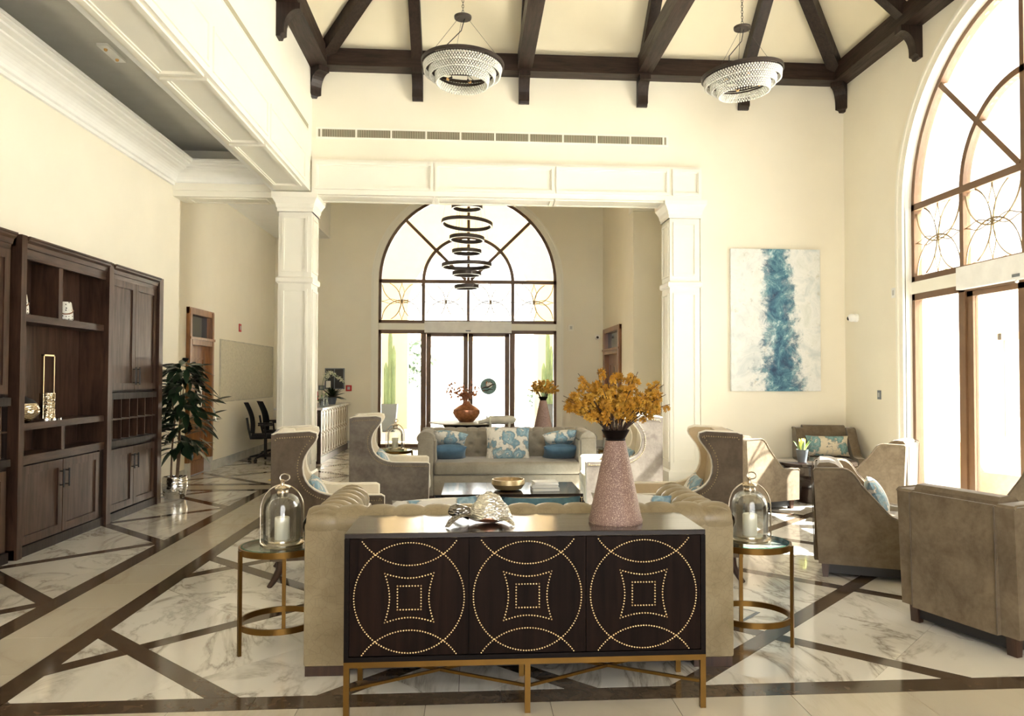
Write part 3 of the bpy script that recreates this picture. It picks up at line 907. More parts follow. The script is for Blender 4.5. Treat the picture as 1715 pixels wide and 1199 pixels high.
# ------------------------------------------------------------------ panelled columns
def column(label, x0, x1, y0, y1):
    xc, yc = (x0 + x1) / 2, (y0 + y1) / 2
    t = thing('column', label, 'column', (xc, yc, 0), 0, 'panelled columns of the opening')
    w, d = (x1 - x0) / 2, (y1 - y0) / 2
    MB().box(-w, w, -d, d, 0, 3.90).build('shaft', 'ivory_paint', t)
    def sq(prof, z):
        m = MB()
        for (o0, h0), (o1, h1) in zip(prof[:-1], prof[1:]):
            a, b = (w + o0, d + o0), (w + o1, d + o1)
            vs = [(-a[0], -a[1], h0), (a[0], -a[1], h0), (a[0], a[1], h0), (-a[0], a[1], h0), (-b[0], -b[1], h1), (b[0], -b[1], h1), (b[0], b[1], h1), (-b[0], b[1], h1)]
            m.add(vs, [(0, 1, 5, 4), (1, 2, 6, 5), (2, 3, 7, 6), (3, 0, 4, 7), (0, 3, 2, 1), (4, 5, 6, 7)])
        return m
    sq([(.0, 3.86), (.02, 3.86), (.02, 3.90), (.03, 3.92), (.04, 3.97), (.065, 4.02), (.085, 4.05), (.09, 4.10), (.09, 4.12)], 0).build('capital', 'ivory_paint', t)
    sq([(.015, 2.86), (.03, 2.88), (.03, 2.93), (.012, 2.95)], 0).build('band', 'ivory_paint', t)
    sq([(.03, 0), (.03, .20), (.012, .23)], 0).build('base', 'ivory_paint', t)
    for z0, z1 in ((.34, 2.78), (3.02, 3.80)):
        for s in (-1, 1):
            m = MB()
            for a0, a1, b0, b1 in ((-w + .05, w - .05, z0, z0 + .03), (-w + .05, w - .05, z1 - .03, z1), (-w + .05, -w + .08, z0 + .03, z1 - .03), (w - .08, w - .05, z0 + .03, z1 - .03)):
                m.box(a0, a1, s * d, s * (d + .018), b0, b1)
            m.build('panel_moulding', 'ivory_paint', t)
            m = MB()
            for a0, a1, b0, b1 in ((-d + .05, d - .05, z0, z0 + .03), (-d + .05, d - .05, z1 - .03, z1), (-d + .05, -d + .08, z0 + .03, z1 - .03), (d - .08, d - .05, z0 + .03, z1 - .03)):
                m.box(s * w, s * (w + .018), a0, a1, b0, b1)
            m.build('panel_moulding', 'ivory_paint', t)
    return t
column('cream panelled square column beside the walnut cabinets aisle', -2.70, -2.25, 11.0, 11.46)
column('cream panelled square column left of the blue painting', 2.84, 3.28, 11.0, 11.46)

# ------------------------------------------------------------------ hall roof: hipped cream boards, trusses and corbels
ce = sroot('ceiling')
TL = 0.86
xm = (XS + XR) / 2; half = (XR - XS) / 2
zr = EV + half * TL; yr = YB - half
def slab(pts, n, t=.08):
    m = MB(); k = len(pts); n = Vector(n).normalized() * t
    vs = [Vector(p) for p in pts] + [Vector(p) + n for p in pts]
    fs = [tuple(range(k)), tuple(range(2 * k - 1, k - 1, -1))] + [(i, (i + 1) % k, k + (i + 1) % k, k + i) for i in range(k)]
    return m.add(vs, fs)
slab([(XS, YB, EV), (XR, YB, EV), (xm, yr, zr)], (0, .6, 1)).build('slope_board', 'roof_cream', ce)
slab([(XS, Y0, EV), (XS, YB, EV), (xm, yr, zr), (xm, Y0, zr)], (-.6, 0, 1)).build('slope_board', 'roof_cream', ce)
slab([(XR, Y0, EV), (XR, YB, EV), (xm, yr, zr), (xm, Y0, zr)], (.6, 0, 1)).build('slope_board', 'roof_cream', ce)
# perimeter plates
MB().box(XS, XR, YB - .25, YB, 5.85, 6.09).build('wall_plate', 'beam_wood', ce)
MB().box(XS, XS + .25, Y0, YB - .25, 5.85, 6.09).build('wall_plate', 'beam_wood_depth', ce)
MB().box(XR - .25, XR, Y0, YB - .25, 5.85, 6.09).build('wall_plate', 'beam_wood_depth', ce)
def on_slope(d): return EV + d * TL
# rafters on the end slope
for x in (-.785, .72, 2.43, 3.93):
    dmax = min(x - XS, XR - x) - .05
    MB().beam((x, YB - .10, on_slope(.10) - .03), (x, YB - dmax, on_slope(dmax) - .03), .15, .16).build('rafter', 'beam_wood_up', ce)
for sx, xx in ((1, XS), (-1, XR)):
    MB().beam((xx + sx * .15, YB - .15, on_slope(.15) - .02), (xm, yr, zr - .02), .17, .2).build('hip_rafter', 'beam_wood_up', ce)
    for yq in (9.05, 7.2, 5.0, 3.0):
        dm = min(half, YB - yq) - .03
        MB().beam((xx + sx * .10, yq, on_slope(.10) - .03), (xx + sx * dm, yq, on_slope(dm) - .03), .15, .16).build('rafter', 'beam_wood_up', ce)
MB().box(xm - .1, xm + .1, Y0, yr, zr - .28, zr - .05).build('ridge_beam', 'beam_wood_depth', ce)
for x in (.72, 2.43):
    MB().box(x - .1, x + .1, Y0, YB - .20, 5.88, 6.13).build('tie_beam', 'beam_wood_depth', ce)
cp = [(0, 0), (.045, 0), (.055, .03), (.09, .045), (.09, .10)] + [(.09 + .16 * (1 - math.cos(t)), .10 + .22 * math.sin(t)) for t in [PI / 2 * k / 7 for k in range(1, 8)]] + [(.27, .32), (.27, .39), (0, .39)]
for x in (-.785, .72, 2.43, 3.93):
    MB().prism([(YB - a, 5.46 + b) for a, b in cp], 0, x - .075, x + .075).build('corbel', 'beam_wood_up', ce)
for yq in (9.05, 7.2, 5.0, 3.0):
    MB().prism([(XS + a, 5.46 + b) for a, b in cp], 1, yq - .075, yq + .075).build('corbel', 'beam_wood_up', ce)
    MB().prism([(XR - a, 5.46 + b) for a, b in cp], 1, yq - .075, yq + .075).build('corbel', 'beam_wood_up', ce)
for sx, xx in ((1, XS), (-1, XR)):
    Mc = Matrix.Translation((xx, YB, 5.46)) @ Matrix.Rotation(PI + sx * PI / 4 if sx > 0 else PI / 2 + PI / 4 + PI / 2 - PI / 2 + PI / 2, 4, 'Z')
    dirv = Vector((sx, -1, 0)).normalized(); sd = Vector((1, sx, 0)).normalized() * .085
    m = MB(); n = len(cp)
    vs = [Vector((xx, YB, 5.46)) + dirv * (a * 1.05) - sd + Vector((0, 0, b)) for a, b in cp] + [Vector((xx, YB, 5.46)) + dirv * (a * 1.05) + sd + Vector((0, 0, b)) for a, b in cp]
    m.add(vs, [tuple(range(n)), tuple(range(2 * n - 1, n - 1, -1))] + [(i, (i + 1) % n, n + (i + 1) % n, n + i) for i in range(n)])
    m.build('corbel', 'beam_wood_up', ce)

# ------------------------------------------------------------------ long air grille on the back wall
ag = thing('air_grille', 'long narrow slotted air grille high on back wall', 'vent', (0, YB, 4.98))
MB().box(-2.20, 2.82, -.012, 0, .055, .08).box(-2.20, 2.82, -.012, 0, -.08, -.055).box(-2.20, -2.17, -.012, 0, -.055, .055).box(2.79, 2.82, -.012, 0, -.055, .055).build('frame', 'ivory_paint', ag)
MB().box(-2.17, 2.79, -.004, 0, -.055, .055).build('backing', 'grille_dark', ag)
m = MB()
for k in range(210):
    xx = -2.17 + 4.96 * (k + .5) / 210
    m.box(xx - .004, xx + .004, -.009, -.004, -.055, .055)
m.build('blades', 'grille_olive', ag, kind='stuff')
for k in range(11):
    xx = -2.13 + 4.88 * k / 10
    MB().box(xx - .012, xx + .012, -.011, -.004, -.055, .055).build('divider', 'ivory_paint', ag)

# ------------------------------------------------------------------ doors, baseboards
def timber_door(name, M):
    """local: x along the wall 0..w, y into the wall, z up"""
    r = sroot(name)
    def put(mb, nm, mat, parent=r, smooth=None):
        mb.v = [tuple(M @ Vector(p)) for p in mb.v]; return mb.build(nm, mat, parent, smooth)
    w = 1.12
    for a, b in ((0, .11), (w - .11, w)):
        put(MB().box(a, b, -.045, .14, .24, 2.62), 'jamb', 'door_wood')
        put(MB().box(a + .015, b - .015, -.06, -.045, .24, 2.60), 'architrave', 'door_wood')
        put(MB().box(a - .01, b + .01, -.05, .14, 0, .24), 'plinth_block', 'baseboard_marble')
    put(MB().box(0, w, -.05, .14, 2.52, 2.62), 'head', 'door_wood')
    put(MB().box(.11, w - .11, -.06, .14, 2.05, 2.17), 'transom', 'door_wood')
    put(MB().box(.0, w, -.075, -.05, 2.13, 2.17), 'transom_cap', 'door_wood')
    put(MB().box(.11, w - .11, .03, .04, 2.17, 2.52), 'pane', 'tinted_glass')
    lf = put(MB().box(.11, w - .11, .05, .095, .01, 2.05), 'leaf', 'door_wood')
    for z0, z1 in ((.2, .78), (.92, 1.86)):
        put(MB().box(.22, w - .22, .035, .05, z0, z0 + .03).box(.22, w - .22, .035, .05, z1 - .03, z1).box(.22, .25, .035, .05, z0, z1).box(w - .25, w - .22, .035, .05, z0, z1), 'panel_moulding', 'door_wood', lf)
    put(MB().box(.55, .80, .02, .05, 1.02, 1.46), 'notice_frame', 'black_plastic', lf)
    put(MB().box(.57, .78, .018, .02, 1.06, 1.44), 'notice_sheet', 'paper', lf)
    put(MB().tube([(.17, .05, 1.0), (.17, -.01, 1.0), (.28, -.01, 1.0)], .012, 8).box(.14, .20, .04, .05, .88, 1.06), 'door_handle', 'black_metal', lf, 40)
    return r
timber_door('door_1', Matrix(((0, -1, 0, XLB), (1, 0, 0, 12.13), (0, 0, 1, 0), (0, 0, 0, 1))))
timber_door('door_2', Matrix(((0, 1, 0, 2.95), (-1.7, 0, 0, 17.1), (0, 0, 1, 0), (0, 0, 0, 1))))
struct(MB().box(XL, XL + .018, 9.95, YB + .3, 0, .13).build('baseboard_left', 'baseboard_marble'))
struct(MB().box(XLB, XLB + .018, 13.26, YW, 0, .15).box(XLB, XLB + .018, YB + .3, 12.1, 0, .15).build('baseboard_left', 'baseboard_marble'))
struct(MB().box(3.29, XR, YB - .015, YB, 0, .12).build('baseboard_back', 'baseboard_marble'))
struct(MB().box(XLB, -2.25, YW - .015, YW, 0, .15).box(2.05, 2.95, YW - .015, YW, 0, .15).build('baseboard_far', 'baseboard_marble'))
struct(MB().box(XR - .015, XR, 9.58, YB, 0, .12).build('baseboard_right', 'baseboard_marble'))

# ================================================================== WALNUT CABINET WALL (front frame in the plane X = -3.85)
CF, CBK = -3.85, XL
def shaker_door(parent, y0, y1, z0, z1, hy, hz, hl=.17, mat='walnut'):
    d = MB().box(CF - .03, CF - .012, y0, y1, z0, z1).build('door', mat, parent)
    w = .075
    fr = MB().box(CF - .012, CF, y0, y1, z0, z0 + w).box(CF - .012, CF, y0, y1, z1 - w, z1).box(CF - .012, CF, y0, y0 + w, z0 + w, z1 - w).box(CF - .012, CF, y1 - w, y1, z0 + w, z1 - w)
    fr.build('door_frame', mat, d)
    h = MB().tube([(CF + .035, hy, hz - hl / 2), (CF + .035, hy, hz + hl / 2)], .008, 8)
    for s in (-1, 1): h.tube([(CF, hy, hz + s * hl * .38), (CF + .035, hy, hz + s * hl * .38)], .006, 6)
    h.build('handle', 'black_metal', d, 40)
    return d
def crown(parent, y0, y1, xo=0.0, mat='walnut_rail'):
    p = [(CF - .06 + xo, 2.60), (CF - .01 + xo, 2.60), (CF + .0 + xo, 2.655), (CF + .01 + xo, 2.66), (CF + .02 + xo, 2.70), (CF + .04 + xo, 2.72), (CF + .045 + xo, 2.735), (CF + .055 + xo, 2.74), (CF + .055 + xo, 2.755), (CF - .06 + xo, 2.755)]
    MB().prism(p, 1, y0, y1).build('crown', mat, parent)
def base_box(parent, y0, y1):
    MB().box(CBK + .01, CF + .01, y0, y1, 0, .085).build('plinth', 'walnut_dark', parent)
    MB().box(CBK + .005, CBK + .03, y0, y1, .085, 2.72).build('back_panel', 'walnut', parent)
    MB().box(CBK + .01, CF - .02, y0, y1, 2.66, 2.74).build('top_panel', 'walnut_dark', parent)
def post(parent, y0, y1, zt=2.76, mat='walnut'):
    MB().box(CBK + .01, CF + .03, y0, y1, .0, zt).build('post', mat, parent)
# --- open centre unit
t = thing('display_cabinet', 'open walnut shelf unit with vases between two door cabinets', 'cabinet')
base_box(t, 6.865, 8.46)
post(t, 6.865, 6.945); 
post(t, 8.465, 8.565)
crown(t, 6.945, 8.465)
MB().box(CF - .04, CF - .005, 6.945, 8.465, 2.57, 2.60).build('frieze', 'walnut_rail', t)
MB().box(CBK + .03, CF - .02, 6.945, 8.465, 2.03, 2.095).build('shelf', 'walnut_rail', t)
MB().box(CBK + .03, CF - .02, 7.56, 7.63, 2.095, 2.60).build('divider', 'walnut', t)
MB().box(CBK + .03, CF - .005, 6.945, 8.465, 1.085, 1.145).build('shelf', 'walnut_rail', t)
MB().box(CBK + .03, CF - .015, 7.64, 7.70, .865, 1.085).build('divider', 'walnut', t)
MB().box(CBK + .03, CF - .0, 6.945, 8.465, .79, .865).build('shelf', 'walnut_rail', t)
MB().box(CBK + .03, CF - .04, 6.945, 8.465, .085, .79).build('lower_body', 'walnut_dark', t)
shaker_door(t, 6.95, 7.645, .095, .775, 7.60, .60)
shaker_door(t, 7.655, 8.37, .095, .775, 7.70, .60)
MB().box(CF - .03, CF - .005, 8.375, 8.462, .09, .79).build('filler', 'walnut_dark', t)
# --- right-hand unit with doors and wine rack
def door_unit(nm, label, y0, y1, posts):
    t = thing(nm, label, 'cabinet')
    base_box(t, y0, y1)
    for a, b in posts: post(t, a, b)
    ym = (y0 + y1) / 2
    crown(t, y0 + .01, y1 - .02)
    MB().box(CBK + .03, CF - .04, y0, y1, 1.38, 2.66).build('upper_body', 'walnut_dark', t)
    MB().box(CBK + .03, CF - .04, y0, y1, .085, .80).build('lower_body', 'walnut_dark', t)
    shaker_door(t, y0 + .01, ym - .004, 1.405, 2.61, ym - .05, 1.56, .20)
    shaker_door(t, ym + .004, y1 - .03, 1.405, 2.61, ym + .05, 1.56, .20)
    shaker_door(t, y0 + .01, ym - .004, .10, .765, ym - .05, .60)
    shaker_door(t, ym + .004, y1 - .03, .10, .765, ym + .05, .60)
    MB().box(CBK + .03, CF + .01, y0, y1, 1.305, 1.375).build('rail', 'walnut_dark', t)
    MB().box(CBK + .03, CF + .015, y0, y1, .80, .86).build('rail', 'walnut_dark', t)
    MB().box(CBK + .03, CF - .03, y0, y1, .86, .87).build('rack_floor', 'walnut_dark', t)
    for k in range(7):
        yy = y0 + .09 + .207 * k
        if yy < y1 - .04: MB().box(CBK + .03, CF - .005, yy - .008, yy + .008, .87, 1.305).build('rack_divider', 'walnut', t)
    MB().box(CBK + .03, CF - .005, y0, y1 - .02, 1.08, 1.096).build('rack_shelf', 'walnut_rail', t)
    return t
door_unit('wine_cabinet', 'tall walnut cabinet with doors and wine rack nearest the potted tree', 8.57, 9.80, ((9.785, 9.90),))
t = door_unit('wine_cabinet', 'walnut cabinet at the left edge of the picture', 5.55, 6.785, ((5.44, 5.55), ))
MB().box(CBK + .01, CF - .06, 6.785, 6.86, 0, 2.70).build('filler', 'walnut_dark', t)
# --- things on its shelves
for y, lb in ((7.04, 'white pierced ceramic lantern at left end of top cabinet shelf'), (7.80, 'white pierced ceramic lantern beside the shelf divider')):
    t = thing('ceramic_lantern', lb, 'lantern', (-3.945, y, 2.096), 0.6, 'pierced lanterns on the top shelf')
    MB().lathe([(.075, 0), (.085, .01), (.083, .06), (.066, .17), (.062, .175), (.055, .17), (.06, .06), (.0, .02)], 24).build('body', 'pierced_ceramic', t, 40)
    MB().tube([(-.08 * math.cos(q), -.088 * math.sin(q), .10 - .045 * math.sin(q)) for q in [PI * k / 12 for k in range(13)]], .006, 6).build('handle', 'door_wood', t, 60)
t = thing('round_vase', 'squat gold banded vase with dark lid on cabinet shelf', 'vase', (-3.955, 7.115, 1.146))
MB().lathe([(.06, 0), (.10, .02), (.15, .08), (.155, .12), (.13, .17)], 32).build('body', 'hammered_gold', t, 40)
MB().lathe([(.13, .17), (.10, .20), (.05, .225), (.03, .235)], 32).build('shoulder', 'black_plastic', t, 40)
MB().ball((0, 0, .25), (.03, .03, .022)).build('stopper', 'hammered_gold', t, 60)
t = thing('candle_holder', 'tall open steel frame holder with gold cylinder on cabinet shelf', 'candle holder', (-3.955, 7.56, 1.146))
MB().lathe([(.12, 0), (.12, .018), (.10, .022), (.02, .022)], 28).build('base', 'chrome', t, 40)
fr = MB()
for y in (-.09, .09): fr.box(-.012, .012, y - .008, y + .008, .02, .61)
fr.box(-.012, .012, -.098, .098, .595, .61)
fr.build('frame', 'chrome', t)
MB().lathe([(.065, .022), (.065, .25), (.06, .25), (.06, .06), (0, .06)], 28).build('cylinder', 'hammered_gold', t, 40)

# ================================================================== POTTED TREE
t = thing('potted_rubber_tree', 'leafy dark green tree in hammered silver pot beside cabinet', 'plant', (-3.80, 10.30, 0))
MB().lathe([(.10, 0), (.135, .03), (.155, .14), (.15, .25), (.145, .275), (.135, .275), (.14, .22), (.0, .22)], 32).build('pot', 'hammered_silver', t, 40)
MB().lathe([(.0, .225), (.138, .225)], 24, cap=False).build('soil', 'soil', t)
rnd = random.Random(3)
for k, (dx, dy) in enumerate(((-.04, -.03), (.03, .0), (0.0, .04))):
    p = [(dx, dy, .2), (dx * 1.3 + .02, dy, .6), (dx * .6 + .03, dy * 1.5, 1.0), (dx * 2.2 + .03, dy * 2, 1.45)]
    MB().tube(p, [.014, .012, .010, .006], 6).build('stem', 'bark', t, 60)
def leaf_mesh(name, L, W, droop, mat, fold=.18, n=6):
    m = MB()
    for i in range(n + 1):
        s = i / n
        w = W * math.sin(PI * min(1, s * .97 + .015)) ** .8 * (1 - .25 * s)
        z = -droop * s * s
        m.v += [(L * s, -w, z + fold * w), (L * s, 0, z), (L * s, w, z + fold * w)]
        if i:
            b = 3 * (i - 1)
            m.f += [(b, b + 1, b + 4, b + 3), (b + 1, b + 2, b + 5, b + 4)]
    me = m.mesh(name, 60)
    me.materials.append(MATS[mat])
    return me
LM = [leaf_mesh('tree_leaf', .20, .042, .05, 'leaf_dark'), leaf_mesh('tree_leaf', .17, .04, .08, 'leaf_dark'), leaf_mesh('tree_leaf', .22, .045, .02, 'leaf_dark')]
for k in range(280):
    z = .60 + (1.74 - .60) * (k / 280) ** .9
    spread = .30 * math.sin(PI * min(1, (z - .45) / 1.42)) + .06
    a = rnd.uniform(0, 2 * PI)
    rr = rnd.uniform(.02, spread)
    o = link('leaf', LM[k % 3], t)
    o.location = (max(-.12, rr * math.cos(a)) + .06, max(-.12, rr * math.sin(a)), z + rnd.uniform(-.03, .03))
    o.rotation_euler = (rnd.uniform(-.4, .4), rnd.uniform(-.5, .75), a + rnd.uniform(-.5, .5))
    s = rnd.uniform(.95, 1.4); o.scale = (s, s, s)

# ================================================================== CREDENZA
CX0, CX1, CY0, CY1 = -.58, 1.103, 3.62, 4.09
t = thing('credenza', 'dark espresso credenza with brass nailhead doors on brass frame', 'credenza', (.2615, 3.855, 0))
hx, hy = (CX1 - CX0) / 2, (CY1 - CY0) / 2
MB().box(-hx, hx, -hy, hy, .25, .272).box(-hx, -hx + .022, -hy, hy, .272, .81).box(hx - .022, hx, -hy, hy, .272, .81).box(-hx + .022, hx - .022, hy - .02, hy, .272, .81).box(-hx + .022, hx - .022, -hy + .03, -hy + .035, .272, .81).build('body', 'espresso_frame', t)
MB().rbox(-hx, hx, -hy, hy, .81, .835, .003, 1).build('top', 'espresso_top', t)
dw = (2 * hx - .044) / 3
def nails(cx, cz):
    pts = []
    def polyline(f, L, closed=False):
        n = max(2, int(round(L / .0126)))
        for k in range(n if closed else n + 1): pts.append(f(k / n))
    R = .252
    polyline(lambda u: (cx + R * math.cos(2 * PI * u), cz + R * math.sin(2 * PI * u)), 2 * PI * R, True)
    # two arcs bowing into the circle from top and bottom corners
    for s in (-1, 1):
        r2, c2 = .264, .412
        a = math.radians(54.5)
        polyline(lambda u, s=s: (cx + r2 * math.sin(-a + 2 * a * u), cz + s * (c2 - r2 * math.cos(-a + 2 * a * u))), 2 * a * r2)
    # concave square
    h = .112; bow = .022
    for k in range(4):
        M2 = [(1, 0, 0, 1), (0, -1, 1, 0), (-1, 0, 0, -1), (0, 1, -1, 0)][k]
        def fn(u, M2=M2):
            a, b = -h + 2 * h * u, h - bow * math.sin(PI * u)
            return (cx + M2[0] * a + M2[1] * b, cz + M2[2] * a + M2[3] * b)
        polyline(fn, 2 * h * .97)
    h = .054
    for k in range(4):
        M2 = [(1, 0, 0, 1), (0, -1, 1, 0), (-1, 0, 0, -1), (0, 1, -1, 0)][k]
        def fn(u, M2=M2):
            a, b = -h + 2 * h * u, h
            return (cx + M2[0] * a + M2[1] * b, cz + M2[2] * a + M2[3] * b)
        polyline(fn, 2 * h * .99)
    return pts
for k in range(3):
    x0 = -hx + .022 + dw * k
    d = MB().box(x0 + .0015, x0 + dw - .0015, -hy + .008, -hy + .03, .275, .807).build('door', 'espresso', t)
    m = MB()
    for px, pz in nails(x0 + dw / 2, .537):
        n = 7; vs = [(px, -hy + .002, pz)]; fs = []
        for r, y in ((.0034, .0035), (.0051, .008)):
            for i in range(n):
                a = 2 * PI * i / n
                vs.append((px + r * math.cos(a), -hy + y, pz + r * math.sin(a)))
        for i in range(n):
            j = (i + 1) % n
            fs += [(0, 1 + i, 1 + j), (1 + i, 1 + n + i, 1 + n + j, 1 + j)]
        m.add(vs, fs)
    m.build('nailhead_pattern', 'nail_brass', d, 60, kind='stuff')
w = .026
f = MB()
f.box(-hx, hx, -hy, -hy + w, .224, .25).box(-hx, hx, hy - w, hy, .224, .25).box(-hx, -hx + w, -hy + w, hy - w, .224, .25).box(hx - w, hx, -hy + w, hy - w, .224, .25)
f.build('frame_rail', 'brass_frame', t)
for x in (-hx, -w / 2, hx - w):
    for y in (-hy, hy - w):
        MB().box(x, x + w, y, y + w, 0, .224).build('leg', 'brass_frame', t)
for xa, xb in ((-hx + w, -w / 2), (w / 2, hx - w)):
    MB().beam((xa, -hy + .013, .13), (xb, hy - .013, .13), .013, .013).build('stretcher', 'brass_frame', t)
    MB().beam((xa, hy - .013, .13), (xb, -hy + .013, .13), .013, .013).build('stretcher', 'brass_frame', t)

# ================================================================== CHESTERFIELD SOFAS (local: x across, back at y=0, seat faces +y)
def tuft_roll(W, r, n_pleat, z, depth_in, sq=1.0):
    """padded roll along x: outline in (y, z) from the outer seam over the top to the inner side, gathered into pleats"""
    def fn(u, v):
        ph = (u * n_pleat) % 1.0
        puff = math.sin(PI * ph) ** .55
        a = math.radians(205 - 235 * v)
        k = 1 - .0 * puff
        inner = min(1, max(0, v - .30) / .25)
        rr = 1 - .22 * (1 - puff) * (0.25 + .75 * inner)
        y = depth_in / 2 + depth_in * .56 * math.cos(a) * rr
        zz = z + r * math.sin(a) * rr
        return (-W / 2 + W * u, y, zz)
    return fn
def sofa(name, label, loc, rz, mat, W=2.28, D=.94, H=.86):
    t = thing(name, label, 'sofa', loc, rz)
    AW = .20
    # outer shell
    MB().rbox(-W / 2, W / 2, 0, .19, .05, .79, .012, 2).build('back', mat, t, 40)
    for s in (-1, 1):
        a = MB().rbox(min(s * W / 2, s * (W / 2 - AW)), max(s * W / 2, s * (W / 2 - AW)), .19, D, .05, .76, .015, 2)
        a.build('arm', mat, t, 40)
        rl = MB().grid(tuft_roll(D - .02, .085, 7, .775, .215), 84, 12, at(s * (W / 2 + .005), D / 2 + .0, 0, rz=PI / 2 if s > 0 else -PI / 2))
        # rounded front cap of the roll
        rl.build('arm_roll', mat, t, 60)
        MB().lathe([(0, -.02), (.07, -.02), (.095, -.008), (.098, .0), (.0, .0)], 20, (0, 0, 0), at(s * (W / 2 - .10), D - .0, .765, rx=-PI / 2) @ Matrix.Scale(1.06, 4, (1, 0, 0))).build('arm_front', mat, t, 50)
        MB().rbox(min(s * (W / 2 - .005), s * (W / 2 - AW + .005)), max(s * (W / 2 - .005), s * (W / 2 - AW + .005)), D - .02, D + .01, .05, .775, .01, 2).build('arm_front', mat, t, 40)
    br = MB().grid(tuft_roll(W - .02, .085, 15, .785, .215), 180, 12)
    br.build('back_roll', mat, t, 60)
    # tufted inside back
    bx, bz = [], []
    def tuft(u, v):
        x = -W / 2 + AW + (W - 2 * AW) * u; z = .42 + (.82 - .42) * v
        y = .235
        pitch = .19
        best = 9
        for row, zz in enumerate((.52, .64, .76)):
            off = pitch / 2 * (row % 2)
            xx = round((x - off) / pitch) * pitch + off
            best = min(best, math.hypot(x - xx, z - zz))
        y -= .028 * math.exp(-(best / .026) ** 2) + .010 * math.exp(-(best / .07) ** 2)
        y += .015 * math.sin(PI * v)
        return (x, y, z)
    MB().grid(tuft, 110, 26).build('tufted_back', mat, t, 80)
    bt = MB()
    for row, zz in enumerate((.52, .64, .76)):
        off = .095 * (row % 2)
        for k in range(-7, 8):
            xx = k * .19 + off
            if abs(xx) < W / 2 - AW - .05: bt.ball((xx, .205, zz), (.012, .008, .012), 7, 4)
    bt.build('buttons', mat, t, 60, kind='stuff')
    for s in (-1, 1):
        MB().rbox(min(s * (W / 2 - AW), s * (W / 2 - AW - .03)), max(s * (W / 2 - AW), s * (W / 2 - AW - .03)), .20, D - .02, .42, .75, .012, 2).build('arm_lining', mat, t, 40)
    MB().rbox(-W / 2 + AW, W / 2 - AW, .19, D + .0, .06, .31, .012, 2).build('base', mat, t, 40)
    MB().rbox(-W / 2 + AW + .005, W / 2 - AW - .005, .19, D + .03, .315, .475, .045, 4).build('seat_cushion', mat, t, 50)
    for x in (-W / 2 + .008, W / 2 - .218):
        for y in (.008, D - .13):
            MB().box(x, x + .21, y, y + .12, 0, .05).build('foot', 'foot_wood', t)
    MB().box(-W / 2 + .22, W / 2 - .22, .04, D - .04, .02, .06).build('plinth', 'black_plastic', t)
    return t
SN = sofa('chesterfield_sofa', 'beige leather chesterfield sofa seen from behind the credenza', (.273, 4.125, 0), 0, 'leather_beige')
SF = sofa('chesterfield_sofa', 'grey-beige tufted sofa facing the viewer with stacked blue pillows', (.455, 10.86, 0), PI, 'velvet_sofa')

# ------------------------------------------------------------------ pillows
def pillow(name, label, w, h, th, mat, loc, rot, group=None):
    m = MB(); n = 18
    for s in (-1, 1):
        def fn(u, v, s=s):
            a, b = 2 * u - 1, 2 * v - 1
            e = max(0.0, (1 - a * a) * (1 - b * b))
            pin = 1 - .07 * (1 - abs(a) ** 3) * abs(b) ** 4 - .0
            pin2 = 1 - .07 * (1 - abs(b) ** 3) * abs(a) ** 4
            return (w / 2 * a * pin2, s * th / 2 * e ** .42, h / 2 * b * pin)
        m.grid(fn, n, n)
    o = m.build(name, mat, None, 70)
    o.location = loc; o.rotation_euler = rot
    return tag(o, label, 'pillow', group)
# far sofa
yf = 10.45
pillow('pillow', 'blue velvet pillow lying under floral one at left of far sofa', .46, .36, .17, 'blue_velvet', (-.30, 10.30, .565), (math.radians(62), 0, .05))
pillow('pillow', 'floral pillow stacked on blue pillow at left of far sofa', .46, .36, .16, 'floral_blue', (-.30, 10.34, .735), (math.radians(58), math.radians(6), .12))
pillow('pillow', 'blue velvet pillow lying under floral one at right of far sofa', .46, .36, .17, 'blue_velvet', (1.17, 10.30, .565), (math.radians(62), 0, -.05))
pillow('pillow', 'floral pillow stacked on blue pillow at right of far sofa', .46, .36, .16, 'floral_blue', (1.18, 10.34, .735), (math.radians(58), math.radians(-8), -.12))
pillow('pillow', 'square blue floral pillow upright in middle of far sofa', .60, .46, .15, 'floral_blue', (.48, 10.44, .665), (math.radians(-14), 0, 0))
# near sofa
pillow('pillow', 'floral pillow leaning at left end of near leather sofa', .52, .46, .16, 'floral_blue', (-.24, 4.62, .655), (math.radians(28), 0, .35))
pillow('pillow', 'floral pillow leaning at right end of near leather sofa', .48, .46, .16, 'floral_blue', (.98, 4.70, .66), (math.radians(30), 0, -.3))
pillow('pillow', 'dark teal pillow leaning in middle of near leather sofa', .46, .44, .15, 'teal_throw', (.40, 4.56, .66), (math.radians(20), 0, 0))

